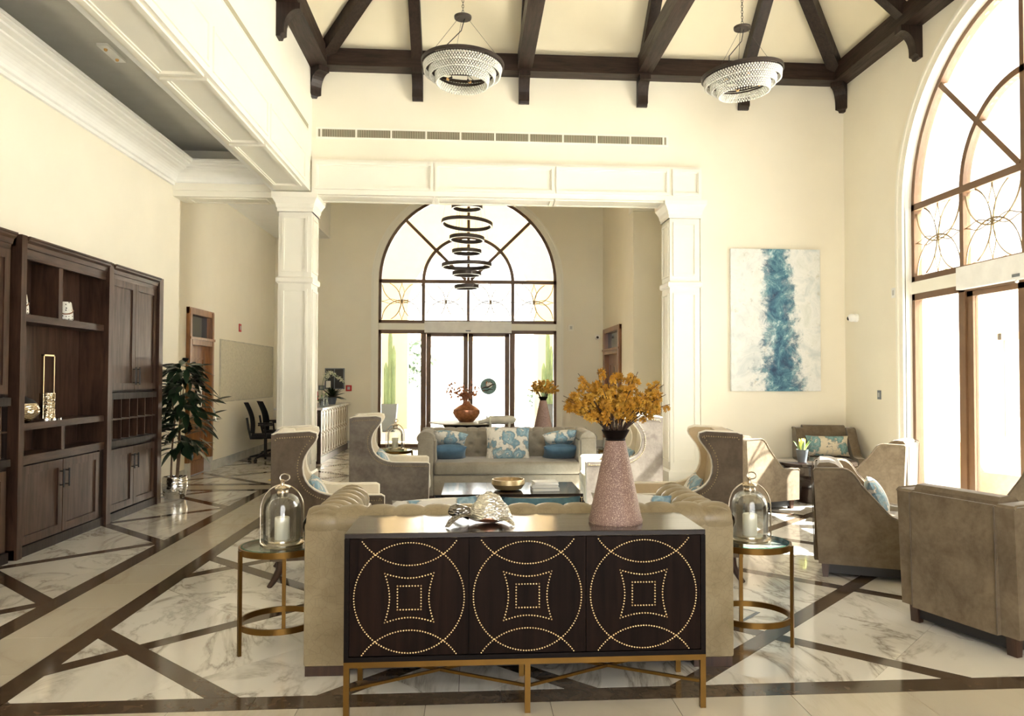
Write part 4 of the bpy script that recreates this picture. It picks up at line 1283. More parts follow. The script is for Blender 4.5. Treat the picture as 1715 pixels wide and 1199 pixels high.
# ================================================================== WING CHAIRS (local: +x front, y across, back at x=0)
def wing_outline():
    top = [(0.0, .20), (-.02, 1.12), (.02, 1.135), (.25, 1.145), (.30, 1.13)]
    c = bez((.30, 1.13), (.325, 1.06), (.20, 1.02), (.20, .88), 8)[1:]
    d = bez((.20, .88), (.20, .72), (.34, .665), (.46, .662), 8)[1:]
    return top + c + d + [(.78, .655), (.80, .645), (.80, .60), (.79, .20)]
def inset(poly, k):
    cx = sum(p[0] for p in poly) / len(poly); cz = sum(p[1] for p in poly) / len(poly)
    return poly
def wing_chair(label, loc, rz, outer, inner, pil=None):
    t = thing('wing_chair', label, 'chair', loc, rz, 'wing chairs round the coffee table')
    ol = wing_outline(); W = .76
    for s in (-1, 1):
        y0, y1 = s * W / 2, s * (W / 2 - .045)
        MB().prism(ol, 1, min(y0, y1), max(y0, y1)).build('side_panel', outer, t, 30)
        yi0, yi1 = s * (W / 2 - .045), s * (W / 2 - .10)
        pts = [p for p in ol]
        MB().prism([(a * .985 + .006, b * .995 + .0 if b > .25 else b) for a, b in pts], 1, min(yi0, yi1), max(yi0, yi1)).build('side_lining', inner, t, 30)
        edge = [(a, s * (W / 2 - .048), b) for a, b in ol[1:]]
        MB().tube(edge, .011, 6).build('piping', 'piping_cream', t, 60)
        # nailheads follow the edge of the outer panel
        nm = MB(); path = [(a, b) for a, b in ol[1:-1]]
        cx, cz = .22, .55
        ins = []
        for i, (a, b) in enumerate(path):
            a0, b0 = path[max(0, i - 1)]; a1, b1 = path[min(len(path) - 1, i + 1)]
            tx, tz = a1 - a0, b1 - b0; L = math.hypot(tx, tz) or 1
            ins.append((a + tz / L * .035, b - tx / L * .035))
        ins = [(max(.01, a), b) for a, b in ins]
        for (a0, b0), (a1, b1) in zip(ins[:-1], ins[1:]):
            L = math.hypot(a1 - a0, b1 - b0); n = max(1, int(L / .017))
            for k in range(n):
                u = k / n
                nm.ball((a0 + (a1 - a0) * u, s * (W / 2 + .001), b0 + (b1 - b0) * u), (.0055, .004, .0055), 5, 4)
        nm.build('nailhead_trim', 'nail_dark', t, 60, kind='stuff')
    Wi = W / 2 - .10
    # inside back, leaning a little
    MB().prism([(.03, .30), (.0, 1.125), (.03, 1.14), (.12, 1.13), (.145, 1.0), (.20, .46), (.20, .30)], 1, -Wi, Wi).build('inside_back', inner, t, 30)
    MB().box(-.02, .03, -W / 2 + .01, W / 2 - .01, .20, 1.125).build('outside_back', outer, t)
    MB().rbox(.17, .82, -Wi, Wi, .36, .50, .045, 3).build('seat_cushion', inner, t, 50)
    MB().rbox(.05, .80, -Wi, Wi, .20, .36, .01, 1).build('seat_rail', inner, t, 40)
    for y in (-W / 2 + .06, W / 2 - .06):
        MB().tube([(.74, y, .205), (.745, y, .10), (.75, y, 0)], [.03, .024, .017], 8).build('leg', 'foot_wood', t, 50)
        MB().tube([(.06, y, .205), (.045, y, .12), (-.0, y, .04), (-.03, y, 0)], [.036, .03, .022, .018], 8).build('leg', 'foot_wood', t, 50)
    return t
def frame_pt(loc, rz, p):
    c, s = math.cos(rz), math.sin(rz)
    return (loc[0] + c * p[0] - s * p[1], loc[1] + s * p[0] + c * p[1], loc[2] + p[2])
WC = [
    ('wing chair with brown velvet sides behind left glass lantern', (-1.515, 6.20, 0), math.radians(10), 'velvet_taupe', 'cream_fabric'),
    ('wing chair with grey velvet side left of coffee table', (-1.27, 8.52, 0), math.radians(4), 'velvet_grey', 'cream_fabric'),
    ('tan wing chair beside right glass lantern, back to white armchair', (2.08, 6.12, 0), math.radians(171), 'velvet_taupe', 'tan_fabric'),
    ('grey wing chair behind yellow flower vase, right of far sofa', (2.03, 8.55, 0), math.radians(177), 'velvet_grey', 'cream_fabric'),
]
for k, (lb, loc, rz, a, b) in enumerate(WC):
    wing_chair(lb, loc, rz, a, b)
    pl = frame_pt(loc, rz, (.32, 0, .63))
    names = ['floral pillow in the near left wing chair', 'floral pillow in the far left wing chair', 'floral pillow in the near right wing chair', 'floral pillow in the far right wing chair']
    pillow('pillow', names[k], .44, .30, .13, 'floral_blue', pl, (0, 0, 0))
    o = bpy.context.scene.objects[-1] if False else None
for o in list(COL.objects):
    if o.name.startswith('pillow') and 'wing chair' in o.get('label', ''):
        k = [lb for lb in ('near left', 'far left', 'near right', 'far right')].index(next(q for q in ('near left', 'far left', 'near right', 'far right') if q in o['label']))
        rz = WC[k][2]
        o.rotation_mode = 'QUATERNION'
        o.rotation_quaternion = (Matrix.Rotation(rz - PI / 2, 4, 'Z') @ Matrix.Rotation(math.radians(25), 4, 'X')).to_quaternion()

# ================================================================== COFFEE TABLE, RUG
rug = MB().rbox(-.42, 1.20, 6.1, 9.78, .0005, .014, .004, 1).build('rug', 'rug_blue')
tag(rug, 'pale blue patterned rug under the coffee table', 'rug')
t = thing('coffee_table', 'dark wood coffee table with open shelf and nailhead edges', 'coffee table', (.39, 7.85, .014))
a, b = .68, .42
MB().rbox(-a, a, -b, b, .40, .425, .003, 1).build('top', 'espresso_top', t)
for s in (-1, 1):
    MB().box(s * a, s * (a - .035), -b, b, .0, .40).build('side_panel', 'espresso_frame', t)
MB().box(-a + .035, a - .035, -b + .02, b - .02, .10, .13).build('shelf', 'espresso_frame', t)
m = MB()
for s in (-1, 1):
    for k in range(26): m.ball((s * (a - .017), -b - .001, .01 + .015 * k), (.004, .003, .004), 5, 4)
for k in range(88): m.ball((-a + .0155 * k, -b - .001, .391), (.004, .003, .004), 5, 4)
m.build('nailhead_trim', 'nail_brass', t, 60, kind='stuff')
o = MB().lathe([(.06, 0), (.13, .012), (.165, .06), (.16, .105), (.15, .105), (.15, .05), (.09, .02), (0, .018)], 36, (0, 0, 0)).build('bowl', 'gold_bowl', None, 40)
o.location = (.36, 7.72, .44); tag(o, 'round gold bowl on dark coffee table', 'bowl')
for k, (w, d, h, mt, lb, rz) in enumerate(((.27, .20, .035, 'book_grey', 'grey book at bottom of coffee table stack', .05), (.26, .19, .03, 'book_white', 'white book in middle of coffee table stack', -.04), (.24, .18, .025, 'book_white', 'thin white book topmost on coffee table stack', .12))):
    z = .44 + [0, .036, .067][k]
    t = thing('book', lb, 'book', (.72, 7.66, z), rz, 'books on the coffee table')
    MB().box(-w / 2, w / 2, -d / 2, d / 2, 0, .003).box(-w / 2, w / 2, -d / 2, d / 2, h - .003, h).box(-w / 2, w / 2, d / 2 - .004, d / 2, .003, h - .003).build('cover', mt, t)
    MB().box(-w / 2 + .004, w / 2 - .004, -d / 2 + .005, d / 2 - .004, .003, h - .003).build('pages', 'paper', t)

# ================================================================== GLASS SIDE TABLES AND CLOCHE LANTERNS
def side_table(label, loc, rz, R=.23, H=.585):
    t = thing('side_table', label, 'side table', loc, rz, 'brass ring side tables')
    def band(r0, r1, z0, z1, n=40):
        return MB().lathe([(r0, z0), (r1, z0), (r1, z1), (r0, z1), (r0, z0)], n, cap=False)
    band(R - .012, R, H - .035, H).build('top_ring', 'brass_frame', t, 40)
    g = MB().lathe([(0, H - .012), (R - .014, H - .012), (R - .014, H + .002), (0, H + .002)], 40).build('glass_top', 'table_glass', t)
    MB().lathe([(R - .022, H + .0022), (R - .013, H + .0022), (R - .013, H - .010)], 40, cap=False).build('glass_rim', 'glass_edge', g)
    band(R - .012, R, .135, .168).build('foot_ring', 'brass_frame', t, 40)
    for k in range(3):
        a = math.radians(90 + 120 * k)
        MB().box(R - .004, R + .014, -.011, .011, 0, H - .004, at(0, 0, 0, rz=a)).build('leg', 'brass_frame', t)
    return t
side_table('brass and glass side table left of the leather sofa', (-1.10, 4.60, 0), math.radians(8))
side_table('brass and glass side table right of the leather sofa', (1.655, 4.53, 0), math.radians(-5))
def lantern(label, loc, rz=0, s=1.0):
    t = thing('cloche_lantern', label, 'lantern', loc, rz, 'glass cloche lanterns')
    t.scale = (s, s, s)
    MB().lathe([(0, 0), (.118, 0), (.122, .006), (.122, .016), (.112, .02), (.10, .024), (.09, .026), (.088, .034), (.0, .034)], 36).build('base', 'old_nickel', t, 40)
    g = MB().lathe([(.103, .022), (.105, .05), (.105, .20), (.100, .235), (.085, .268), (.06, .288), (.03, .296), (.028, .29), (.058, .283), (.082, .263), (.097, .232), (.102, .20), (.102, .05), (.100, .022)], 36, cap=False).build('glass_dome', 'dome_glass', t, 50)
    MB().lathe([(.030, .288), (.034, .292), (.034, .306), (.030, .312), (.040, .318), (.044, .328), (.030, .338), (.014, .342), (.010, .36), (.014, .368), (.0, .376)], 24).build('finial', 'old_nickel', t, 50)
    MB().tube([(.026 * math.cos(q), 0, .385 + .020 * math.sin(q)) for q in [2 * PI * k / 20 for k in range(20)]], .0045, 6, True, at(.012, 0, 0)).build('ring', 'old_nickel', t, 60)
    p = [(.119 * math.cos(q), 0, .20 + .145 * math.sin(q)) for q in [PI * k / 24 for k in range(25)]]
    p = [(.119, 0, .02)] + p + [(-.119, 0, .02)]
    MB().tube(p, .0042, 6).build('bail', 'old_nickel', t, 60)
    MB().lathe([(0, .034), (.041, .034), (.042, .04), (.042, .155), (.038, .16), (.0, .157)], 28).build('candle', 'wax', t, 40)
    MB().tube([(0, 0, .157), (.001, 0, .168)], .0015, 5).build('wick', 'black_plastic', t)
    return t
lantern('glass cloche lantern with candle on left side table', (-1.085, 4.57, .588), math.radians(10))
lantern('glass cloche lantern with candle on right side table', (1.645, 4.52, .588), math.radians(-20))

# ================================================================== TURTLE SCULPTURE AND FLOWER VASE ON THE CREDENZA
t = thing('turtle_sculpture', 'silver metal sea turtle sculpture on the credenza', 'sculpture', (.065, 3.86, .835), math.radians(175))
rnd = random.Random(5)
def shell(u, v):
    a = 2 * PI * u; r = v
    x, y = .105 * r * math.cos(a), .078 * r * math.sin(a)
    x *= 1.12 if math.cos(a) < 0 else 1.0
    k = .5 + .5 * math.cos(6 * a)
    z = .030 + .118 * (1 - r ** 2.2) + .006 * math.sin(18 * r) * (.4 + .6 * k) + .006 * math.sin(5 * a) * r
    return (x - .02, y, z)
MB().grid(shell, 48, 14).build('shell', 'turtle_shell', t, 70)
MB().ball((-.02, 0, .03), (.105, .072, .028), 24, 8).build('belly', 'copper_pot', t, 60)
MB().tube([(.07, 0, .04), (.11, 0, .055), (.14, .005, .06), (.165, .005, .052), (.178, .005, .045)], [.03, .028, .034, .028, .010], 12).build('head', 'turtle_dark', t, 60)
def flip(p0, p1, p2, w):
    m = MB(); A, B, C = Vector(p0), Vector(p1), Vector(p2)
    P = [A.lerp(B, k / 5).lerp(B.lerp(C, k / 5), k / 5) for k in range(6)]
    rows = []
    for i, p in enumerate(P):
        tt = (P[min(i + 1, 5)] - P[max(i - 1, 0)]).normalized(); sd = tt.cross(Vector((0, 0, 1))).normalized()
        ww = w * (1 - .72 * (i / 5) ** 1.4)
        rows.append([p + sd * ww, p + Vector((0, 0, .012 * (1 - i / 6))), p - sd * ww, p - Vector((0, 0, .008 * (1 - i / 6)))])
    vs = [q for r in rows for q in r]; fs = []
    for i in range(5):
        for k in range(4):
            l = (k + 1) % 4
            fs.append((4 * i + k, 4 * i + l, 4 * i + 4 + l, 4 * i + 4 + k))
    fs += [(3, 2, 1, 0), (20, 21, 22, 23)]
    return m.add(vs, fs)
flip((.05, .05, .035), (.13, .09, .075), (.17, .15, .004), .048).build('flipper', 'turtle_dark', t, 50)
flip((.05, -.05, .035), (.12, -.10, .06), (.19, -.12, .006), .042).build('flipper', 'turtle_dark', t, 50)
flip((-.09, .045, .03), (-.12, .08, .03), (-.15, .10, .004), .032).build('flipper', 'turtle_silver', t, 50)
flip((-.06, -.05, .03), (-.05, -.10, .03), (-.02, -.13, .004), .032).build('flipper', 'turtle_silver', t, 50)

def blossom_mesh(name, r, mat, seed, n=40):
    rn = random.Random(seed); m = MB()
    for k in range(n):
        z = 1 - 1.55 * (k + .5) / n; a = k * 2.39996
        d = Vector((math.sqrt(max(0, 1 - z * z)) * math.cos(a), math.sqrt(max(0, 1 - z * z)) * math.sin(a), z)) + Vector((rn.uniform(-.2, .2), rn.uniform(-.2, .2), rn.uniform(-.2, .2)))
        d.normalize()
        u = d.orthogonal().normalized(); w = d.cross(u)
        L = r * rn.uniform(.85, 1.15); ww = r * .13
        c = d * L * .62
        i = len(m.v)
        m.v += [tuple(d * L * .2), tuple(c + u * ww), tuple(d * L), tuple(c - u * ww), tuple(c + w * ww), tuple(c - w * ww)]
        m.f += [(i, i + 1, i + 2, i + 3), (i, i + 4, i + 2, i + 5)]
    me = m.mesh(name)
    me.materials.append(MATS[mat])
    return me
def flower_vase(label, loc, s=1.0, n_stem=26, seed=2, spread=1.0, n_bl=8):
    t = thing('flower_vase', label, 'vase', loc, 0, 'speckled cone vases of yellow flowers')
    t.scale = (s, s, s)
    MB().lathe([(0, 0), (.132, 0), (.134, .012), (.128, .03), (.05, .40), (.047, .405)], 40).build('body', 'vase_speckle', t, 40)
    MB().lathe([(.047, .403), (.050, .408), (.047, .414), (.070, .455), (.067, .457), (.04, .42), (0, .42)], 28).build('collar', 'espresso_frame', t, 40)
    rn = random.Random(seed)
    bms = [blossom_mesh('blossom', .025, 'blossom', 1), blossom_mesh('blossom', .022, 'blossom_light', 2), blossom_mesh('blossom', .028, 'blossom', 3)]
    lf = leaf_mesh('calyx_leaf', .025, .006, .005, 'leaf_mid', .1, 3)
    tips = []
    for k in range(n_stem):
        a = 2 * PI * (k * .618034) + rn.uniform(-.2, .2)
        pol = math.radians(8 + 92 * math.sqrt((k + .5) / n_stem) + rn.uniform(-5, 5))
        rad = spread * rn.uniform(.82, 1.08)
        tip = Vector((.275 * rad * math.sin(pol) * math.cos(a), .23 * rad * math.sin(pol) * math.sin(a), .575 + .215 * rad * math.cos(pol)))
        base = Vector((.03 * math.cos(a), .03 * math.sin(a), .43))
        mid = base.lerp(tip, .55) + Vector((0, 0, .035)) + Vector((rn.uniform(-.015, .015), rn.uniform(-.015, .015), 0))
        path = bez(base, base.lerp(mid, .6) + Vector((0, 0, .03)), mid, tip, 6)
        MB().tube(path, [.0036, .0034, .003, .0027, .0024, .002, .0015], 5).build('stem', 'twig', t, 60)
        for q in range(n_bl):
            f = (.62 + .38 * (q + .5) / n_bl) if q < n_bl - 2 else rn.uniform(.35, .6)
            i = f * 6; i0 = min(5, int(i)); p = Vector(path[i0]).lerp(Vector(path[i0 + 1]), i - i0)
            ofs = Vector((rn.uniform(-1, 1), rn.uniform(-1, 1), rn.uniform(-.5, 1))).normalized() * rn.uniform(.008, .034)
            o = link('blossom', bms[rn.randrange(3)], t)
            o.location = p + ofs
            o.rotation_euler = (rn.uniform(-.8, .8), rn.uniform(-.8, .8), rn.uniform(0, 6))
            ss = rn.uniform(.7, 1.15); o.scale = (ss, ss, ss)
        o = link('leaf', lf, t); o.location = path[4]; o.rotation_euler = (0, -.6, a)
    return t
flower_vase('pink speckled cone vase of yellow flowers on the credenza', (.714, 3.84, .835), 1.0, 36, 2)

# ================================================================== LOUNGE ARMCHAIRS BY THE WINDOW (local: +x front, y across, back at x=0)
def lounge_outline():
    p = [(0.02, .11), (-.015, .83), (0.0, .845), (.20, .85)]
    p += bez((.20, .85), (.27, .845), (.29, .79), (.33, .73), 5)[1:]
    p += [(.50, .54)]
    p += bez((.50, .54), (.54, .49), (.58, .475), (.66, .475), 5)[1:]
    return p + [(.80, .475), (.82, .46), (.815, .11)]
def lounge_chair(label, loc, rz, mat='velvet_lounge'):
    t = thing('lounge_armchair', label, 'armchair', loc, rz, 'lounge armchairs by the window')
    ol = lounge_outline(); W = .80
    for s in (-1, 1):
        y0, y1 = s * W / 2, s * (W / 2 - .11)
        MB().prism(ol, 1, min(y0, y1), max(y0, y1)).build('side_panel', mat, t, 30)
        MB().tube([(a, s * W / 2, b) for a, b in ol[1:-1]], .008, 6).build('piping', mat, t, 60)
        MB().tube([(-.012, s * (W / 2 - .11), .12), (-.03, s * (W / 2 - .11), .83)], .004, 5).build('seam', 'velvet_taupe', t, 60)
    Wi = W / 2 - .11
    MB().box(-.012, .06, -Wi, Wi, .11, .835).build('outside_back', mat, t)
    # roll-over inside back pad
    pad = [(.03, .40), (.01, .855), (.03, .88), (.10, .885)] + bez((.10, .885), (.19, .88), (.22, .80), (.25, .70), 5)[1:] + [(.34, .42), (.34, .40)]
    MB().prism(pad, 1, -Wi + .004, Wi - .004).build('back_cushion', mat, t, 40)
    MB().rbox(.28, .83, -Wi + .004, Wi - .004, .30, .445, .03, 3).build('seat_cushion', mat, t, 50)
    MB().box(.05, .80, -Wi, Wi, .11, .30).build('seat_base', mat, t)
    MB().box(.06, .76, -W / 2 + .06, W / 2 - .06, .03, .11).build('glare_block', 'black_plastic', t)  # added black box, hides the window reflection on the floor under the chair
    for x in (.07, .74):
        for y in (-W / 2 + .07, W / 2 - .07):
            MB().prism([(-.03, .11), (.03, .11), (.02, 0), (-.02, 0)], 1, y - .03, y + .03, at(x, 0, 0)).build('foot', 'foot_wood', t)
    return t
lounge_chair('lounge armchair with blue floral pillow facing the bright window', (2.85, 6.28, 0), math.radians(-25))
lounge_chair('nearest lounge armchair, seen from behind at right edge', (2.87, 4.47, 0), math.radians(17))
lounge_chair('lounge armchair standing sideways right against the window', (4.80, 8.20, 0), math.radians(140))
lounge_chair('lounge armchair with teal floral pillow in the corner', (5.02, 10.88, 0), math.radians(-102))
lounge_chair('sunlit white-looking armchair beside the dark drum table', (2.98, 9.05, 0), math.radians(24))
lounge_chair('lounge armchair cut off by right edge of picture', (4.95, 5.83, 0), math.radians(95))
def put_pillow(label, loc, rz, mat, w, h, lx, lz, tilt):
    pl = frame_pt(loc, rz, (lx, 0, lz))
    pillow('pillow', label, w, h, .14, mat, pl, (0, 0, 0))
    o = COL.objects[-1]
    o.rotation_mode = 'QUATERNION'
    o.rotation_quaternion = (Matrix.Rotation(rz - PI / 2, 4, 'Z') @ Matrix.Rotation(math.radians(tilt), 4, 'X')).to_quaternion()
put_pillow('pale blue floral pillow in armchair nearest the right side table', (2.85, 6.28, 0), math.radians(-25), 'floral_blue', .48, .30, .46, .60, 26)
put_pillow('teal and cream floral pillow in corner armchair', (5.02, 10.88, 0), math.radians(-102), 'floral_teal', .58, .30, .37, .61, 20)
t = thing('drum_table', 'dark glossy round pedestal table beside sunlit armchair', 'side table', (4.34, 9.56, 0))
MB().lathe([(0, .46), (.46, .46), (.49, .475), (.49, .50), (.475, .51), (0, .51)], 48).build('top', 'espresso_top', t, 40)
MB().lathe([(.27, 0), (.28, .01), (.25, .16), (.26, .26), (.32, .33), (.44, .36), (.45, .46)], 48).build('pedestal', 'espresso_top', t, 40)
t = thing('potted_flower', 'pale yellow bud flower in small zinc pot on drum table', 'plant', (4.10, 9.42, .51))
MB().lathe([(.05, 0), (.052, .005), (.075, .15), (.078, .155), (.070, .155), (.066, .13), (0, .13)], 24).build('pot', 'zinc', t, 40)
rn = random.Random(4)
def petal(L, W):
    return leaf_mesh('bud_petal', L, W, -.03, 'bud_yellow', .5, 5)
pm = [petal(.17, .03), petal(.14, .028)]; gl = leaf_mesh('bud_leaf', .17, .02, .02, 'leaf_pale', .3, 5)
for k in range(22):
    a = k * 2.4
    o = link('petal', pm[k % 2], t); o.location = (.02 * math.cos(a), .02 * math.sin(a), .12)
    o.rotation_euler = (rn.uniform(-.3, .3), -1.5 + .3 * (k / 22), a)
for k in range(6):
    a = k * 1.05 + .3
    o = link('leaf', gl, t); o.location = (.03 * math.cos(a), .03 * math.sin(a), .12); o.rotation_euler = (0, -1.15, a)

# ================================================================== BEHIND THE FAR SOFA
t = thing('sofa_console', 'dark console table behind the far sofa', 'console', (.45, 11.15, 0))
MB().rbox(-.80, .80, -.16, .16, .79, .82, .004, 1).build('top', 'espresso_top', t)
for x in (-.78, .74):
    for y in (-.15, .11): MB().box(x, x + .04, y, y + .04, 0, .79).build('leg', 'espresso_frame', t)
flower_vase('smaller-looking speckled vase of yellow flowers behind far sofa', (1.02, 11.15, .82), 1.0, 22, 9, .86, 7)
t = thing('hippo_sculpture', 'pale wooden long-bodied animal sculpture behind far sofa', 'sculpture', (.36, 11.13, .82), 0)
def body(u, v):
    x = -.27 + .54 * u; a = 2 * PI * v
    ks = [(0, .018), (.06, .03), (.16, .034), (.24, .045), (.32, .058), (.5, .062), (.75, .066), (.9, .058), (.97, .035), (1, .006)]
    for (u0, r0), (u1, r1) in zip(ks[:-1], ks[1:]):
        if u <= u1: r = r0 + (r1 - r0) * (u - u0) / (u1 - u0); break
    return (x, r * .85 * math.cos(a), .125 + r * math.sin(a) - .035 * max(0, .3 - u) / .3)
MB().grid(body, 30, 14).build('body', 'stone_pale', t, 60)
for x in (-.10, .17):
    for y in (-.03, .03):
        MB().tube([(x, y, .09), (x, y, .03), (x - .01, y, 0.001)], [.024, .017, .019], 8).build('leg', 'stone_pale', t, 50)
for y in (-.02, .02): MB().ball((-.15, y * 1.6, .165), (.012, .008, .022)).build('ear', 'stone_pale', t, 60)
MB().tube([(-.105 + .006 * math.sin(q), .052 * math.cos(q), .12 + .064 * math.sin(q)) for q in [2 * PI * j / 18 for j in range(18)]], .009, 6, True).build('collar', 'orchid_white', t, 60)
MB().tube([(.255, 0, .15), (.285, 0, .12), (.28, 0, .06)], [.008, .006, .003], 6).build('tail', 'stone_pale', t, 60)
# rear lantern tables
side_table('brass side table with lantern left of far sofa', (-1.02, 10.45, 0), .3)
lantern('small distant glass cloche lantern left of far sofa', (-1.02, 10.45, .588), .2, 1.0)
side_table('brass side table with lantern right of far sofa', (1.93, 10.45, 0), .9)
lantern('small distant glass cloche lantern right of far sofa', (1.93, 10.45, .588), .2, 1.0)
# entrance table with copper vase
t = thing('entrance_table', 'round dark entrance table under hanging ring light', 'table', (-.10, 14.0, 0))
MB().lathe([(0, .735), (.66, .735), (.67, .745), (.66, .755), (0, .755)], 48).build('top', 'stone_pale', t, 40)
MB().lathe([(0, .66), (.40, .66), (.42, .70), (.42, .735), (0, .735)], 40).build('apron', 'espresso_frame', t, 40)
MB().lathe([(.36, 0), (.36, .05), (.14, .12), (.12, .40), (.20, .66)], 32).build('pedestal', 'espresso_frame', t, 40)
t = thing('copper_vase', 'round copper vase with leafy twigs on entrance table', 'vase', (-.10, 13.95, .755))
MB().lathe([(.10, 0), (.13, .01), (.20, .08), (.245, .16), (.235, .22), (.16, .28), (.08, .32), (.06, .36), (.07, .375), (.05, .37), (.045, .33), (0, .32)], 36).build('body', 'copper_pot', t, 40)
rn = random.Random(11)
cl = leaf_mesh('copper_leaf', .075, .022, .01, 'copper_leaf', .2, 3)
for k in range(16):
    a = rn.uniform(0, 2 * PI); out = rn.uniform(.08, .46); up = rn.uniform(.12, .42) * (1.15 - out)
    tip = Vector((out * math.cos(a) * 1.15, out * math.sin(a) * .6, .36 + up))
    path = bez((0, 0, .34), (0, 0, .42), tip * .6 + Vector((0, 0, .2)), tip, 7)
    MB().tube(path, .003, 4).build('twig', 'copper_leaf', t, 60)
    for q in range(9):
        i = 2 + 5 * rn.random(); i0 = min(6, int(i)); p = Vector(path[i0]).lerp(Vector(path[i0 + 1]), i - i0)
        o = link('leaf', cl, t); o.location = p + Vector((rn.uniform(-.02, .02), rn.uniform(-.02, .02), rn.uniform(-.02, .02)))
        o.rotation_euler = (rn.uniform(-1.5, 1.5), rn.uniform(-1.5, 1.5), rn.uniform(0, 6))
# hanging rings over it
t = thing('ring_chandelier', 'hanging cascade of thin dark LED rings before far window', 'chandelier', (-.10, 13.2, 0))
SCY = 13.2 / 1300
def zpx(y): return 1.55 + (632 - y) * SCY
for y, r, tilt in ((347, 26, 0), (375, 43, 3), (400, 29.5, 2), (422, 25, 0), (445, 42, -1), (459, 24.5, 0), (481, 20.5, -2)):
    R = r * SCY; z = zpx(y)
    M = at(0, 0, z, ry=math.radians(tilt), rx=math.radians({375: -3, 400: -2}.get(y, 0)))
    MB().lathe([(R - .035, -.02), (R, -.02), (R, .04), (R - .035, .04), (R - .035, -.02)], 48, (0, 0, 0), M, False).build('ring', 'bronze_dark', t, 40)
    MB().lathe([(R - .030, -.024), (R - .004, -.024), (R - .004, -.020)], 48, (0, 0, 0), M, False).build('diffuser', 'white_plastic', t)
    w = MB()
    for k in range(3):
        a = 2 * PI * k / 3 + r
        w.tube([((R - .012) * math.cos(a), (R - .012) * math.sin(a), z), (.08 * math.cos(a), .08 * math.sin(a), 6.18)], .0018, 4)
    w.build('suspension_wire', 'bronze_dark', t)
MB().lathe([(0, 6.15), (.22, 6.15), (.22, 6.2), (0, 6.2)], 32).build('canopy', 'bronze_dark', t, 40)

# ================================================================== CRYSTAL CHANDELIERS
def crystal_chandelier(label, loc, tilt, ztop):
    t = thing('crystal_chandelier', label, 'chandelier', loc, 0, 'crystal ring chandeliers')
    M = Euler(tilt).to_matrix().to_4x4()
    bead = MB().ball((0, 0, 0), .0135, 6, 4)
    MB().lathe([(.485, .02), (.50, .02), (.50, .06), (.485, .06), (.485, .02)], 64, (0, 0, 0), M, False).build('top_band', 'bronze_dark', t, 40)
    for R, z0, n_row in ((.47, .02, 4), (.40, -.035, 4), (.325, -.085, 5)):
        rg = MB().lathe([(R - .012, z0 - .008), (R, z0 - .008), (R, z0 + .006), (R - .012, z0 + .006), (R - .012, z0 - .008)], 64, (0, 0, 0), M, False).build('tier_ring', 'bronze_dark', t, 40)
        m = MB(); n = int(2 * PI * R / .034)
        for i in range(n):
            for k in range(n_row):
                a = 2 * PI * (i + (.5 if k % 2 else 0)) / n
                p = M @ Vector(((R - .004 - .004 * k) * math.cos(a), (R - .004 - .004 * k) * math.sin(a), z0 - .02 - .0235 * k))
                m.add(bead.v, bead.f, Matrix.Translation(p))
        m.build('crystal_strands', 'crystal', t, 60, kind='stuff')
    for k in range(6):
        a = 2 * PI * k / 6 + .2
        MB().tube([tuple(M @ Vector((.03 * math.cos(a), .03 * math.sin(a), -.02))), tuple(M @ Vector((.485 * math.cos(a), .485 * math.sin(a), .03)))], .005, 5).build('spoke', 'bronze_dark', t, 60)
        q = M @ Vector((.20 * math.cos(a), .20 * math.sin(a), -.06))
        MB().tube([tuple(q), (q.x + .05 * math.cos(a), q.y + .05 * math.sin(a), q.z)], .013, 7).build('lamp_holder', 'bronze_dark', t, 60)
        MB().ball((q.x + .075 * math.cos(a), q.y + .075 * math.sin(a), q.z), (.022, .022, .018), 8, 6).build('bulb', 'bulb_amber', t, 60)
        MB().tube([tuple(q), tuple(M @ Vector((.20 * math.cos(a), .20 * math.sin(a), .0)))], .004, 5).build('lamp_arm', 'bronze_dark', t)
    zc = .60
    MB().lathe([(0, zc), (.10, zc), (.105, zc + .012), (.105, zc + .03), (0, zc + .03)], 28).build('canopy', 'bronze_dark', t, 40)
    w = MB()
    for k in range(3):
        a = 2 * PI * k / 3 + 1.9
        w.tube([(.06 * math.cos(a), .06 * math.sin(a), zc), tuple(M @ Vector((.49 * math.cos(a), .49 * math.sin(a), .05)))], .0025, 4)
    w.build('suspension_wire', 'bronze_dark', t)
    MB().tube([(0.02, 0, zc), (-.02, -.03, zc - .16), (-.20, -.10, .22), (-.22, -.15, .02)], .006, 5).build('power_cable', 'black_plastic', t, 60)
    ch = MB(); z = zc + .03; k = 0
    while z < ztop - loc[2]:
        ch.tube([(.012 * math.cos(q) * (1 if k % 2 else 0), .012 * math.cos(q) * (0 if k % 2 else 1), z + .02 + .022 * math.sin(q)) for q in [2 * PI * j / 8 for j in range(8)]], .0035, 4, True)
        z += .034; k += 1
    ch.build('chain', 'bronze_dark', t, 60)
    return t
crystal_chandelier('crystal ring chandelier near the middle of the trusses', (-.13, 9.3, 5.28), (math.radians(-2), math.radians(2), 0), 7.42)
crystal_chandelier('crystal ring chandelier nearer the painting and right wall', (3.32, 9.3, 5.27), (math.radians(-1), math.radians(-6), .3), 7.42)

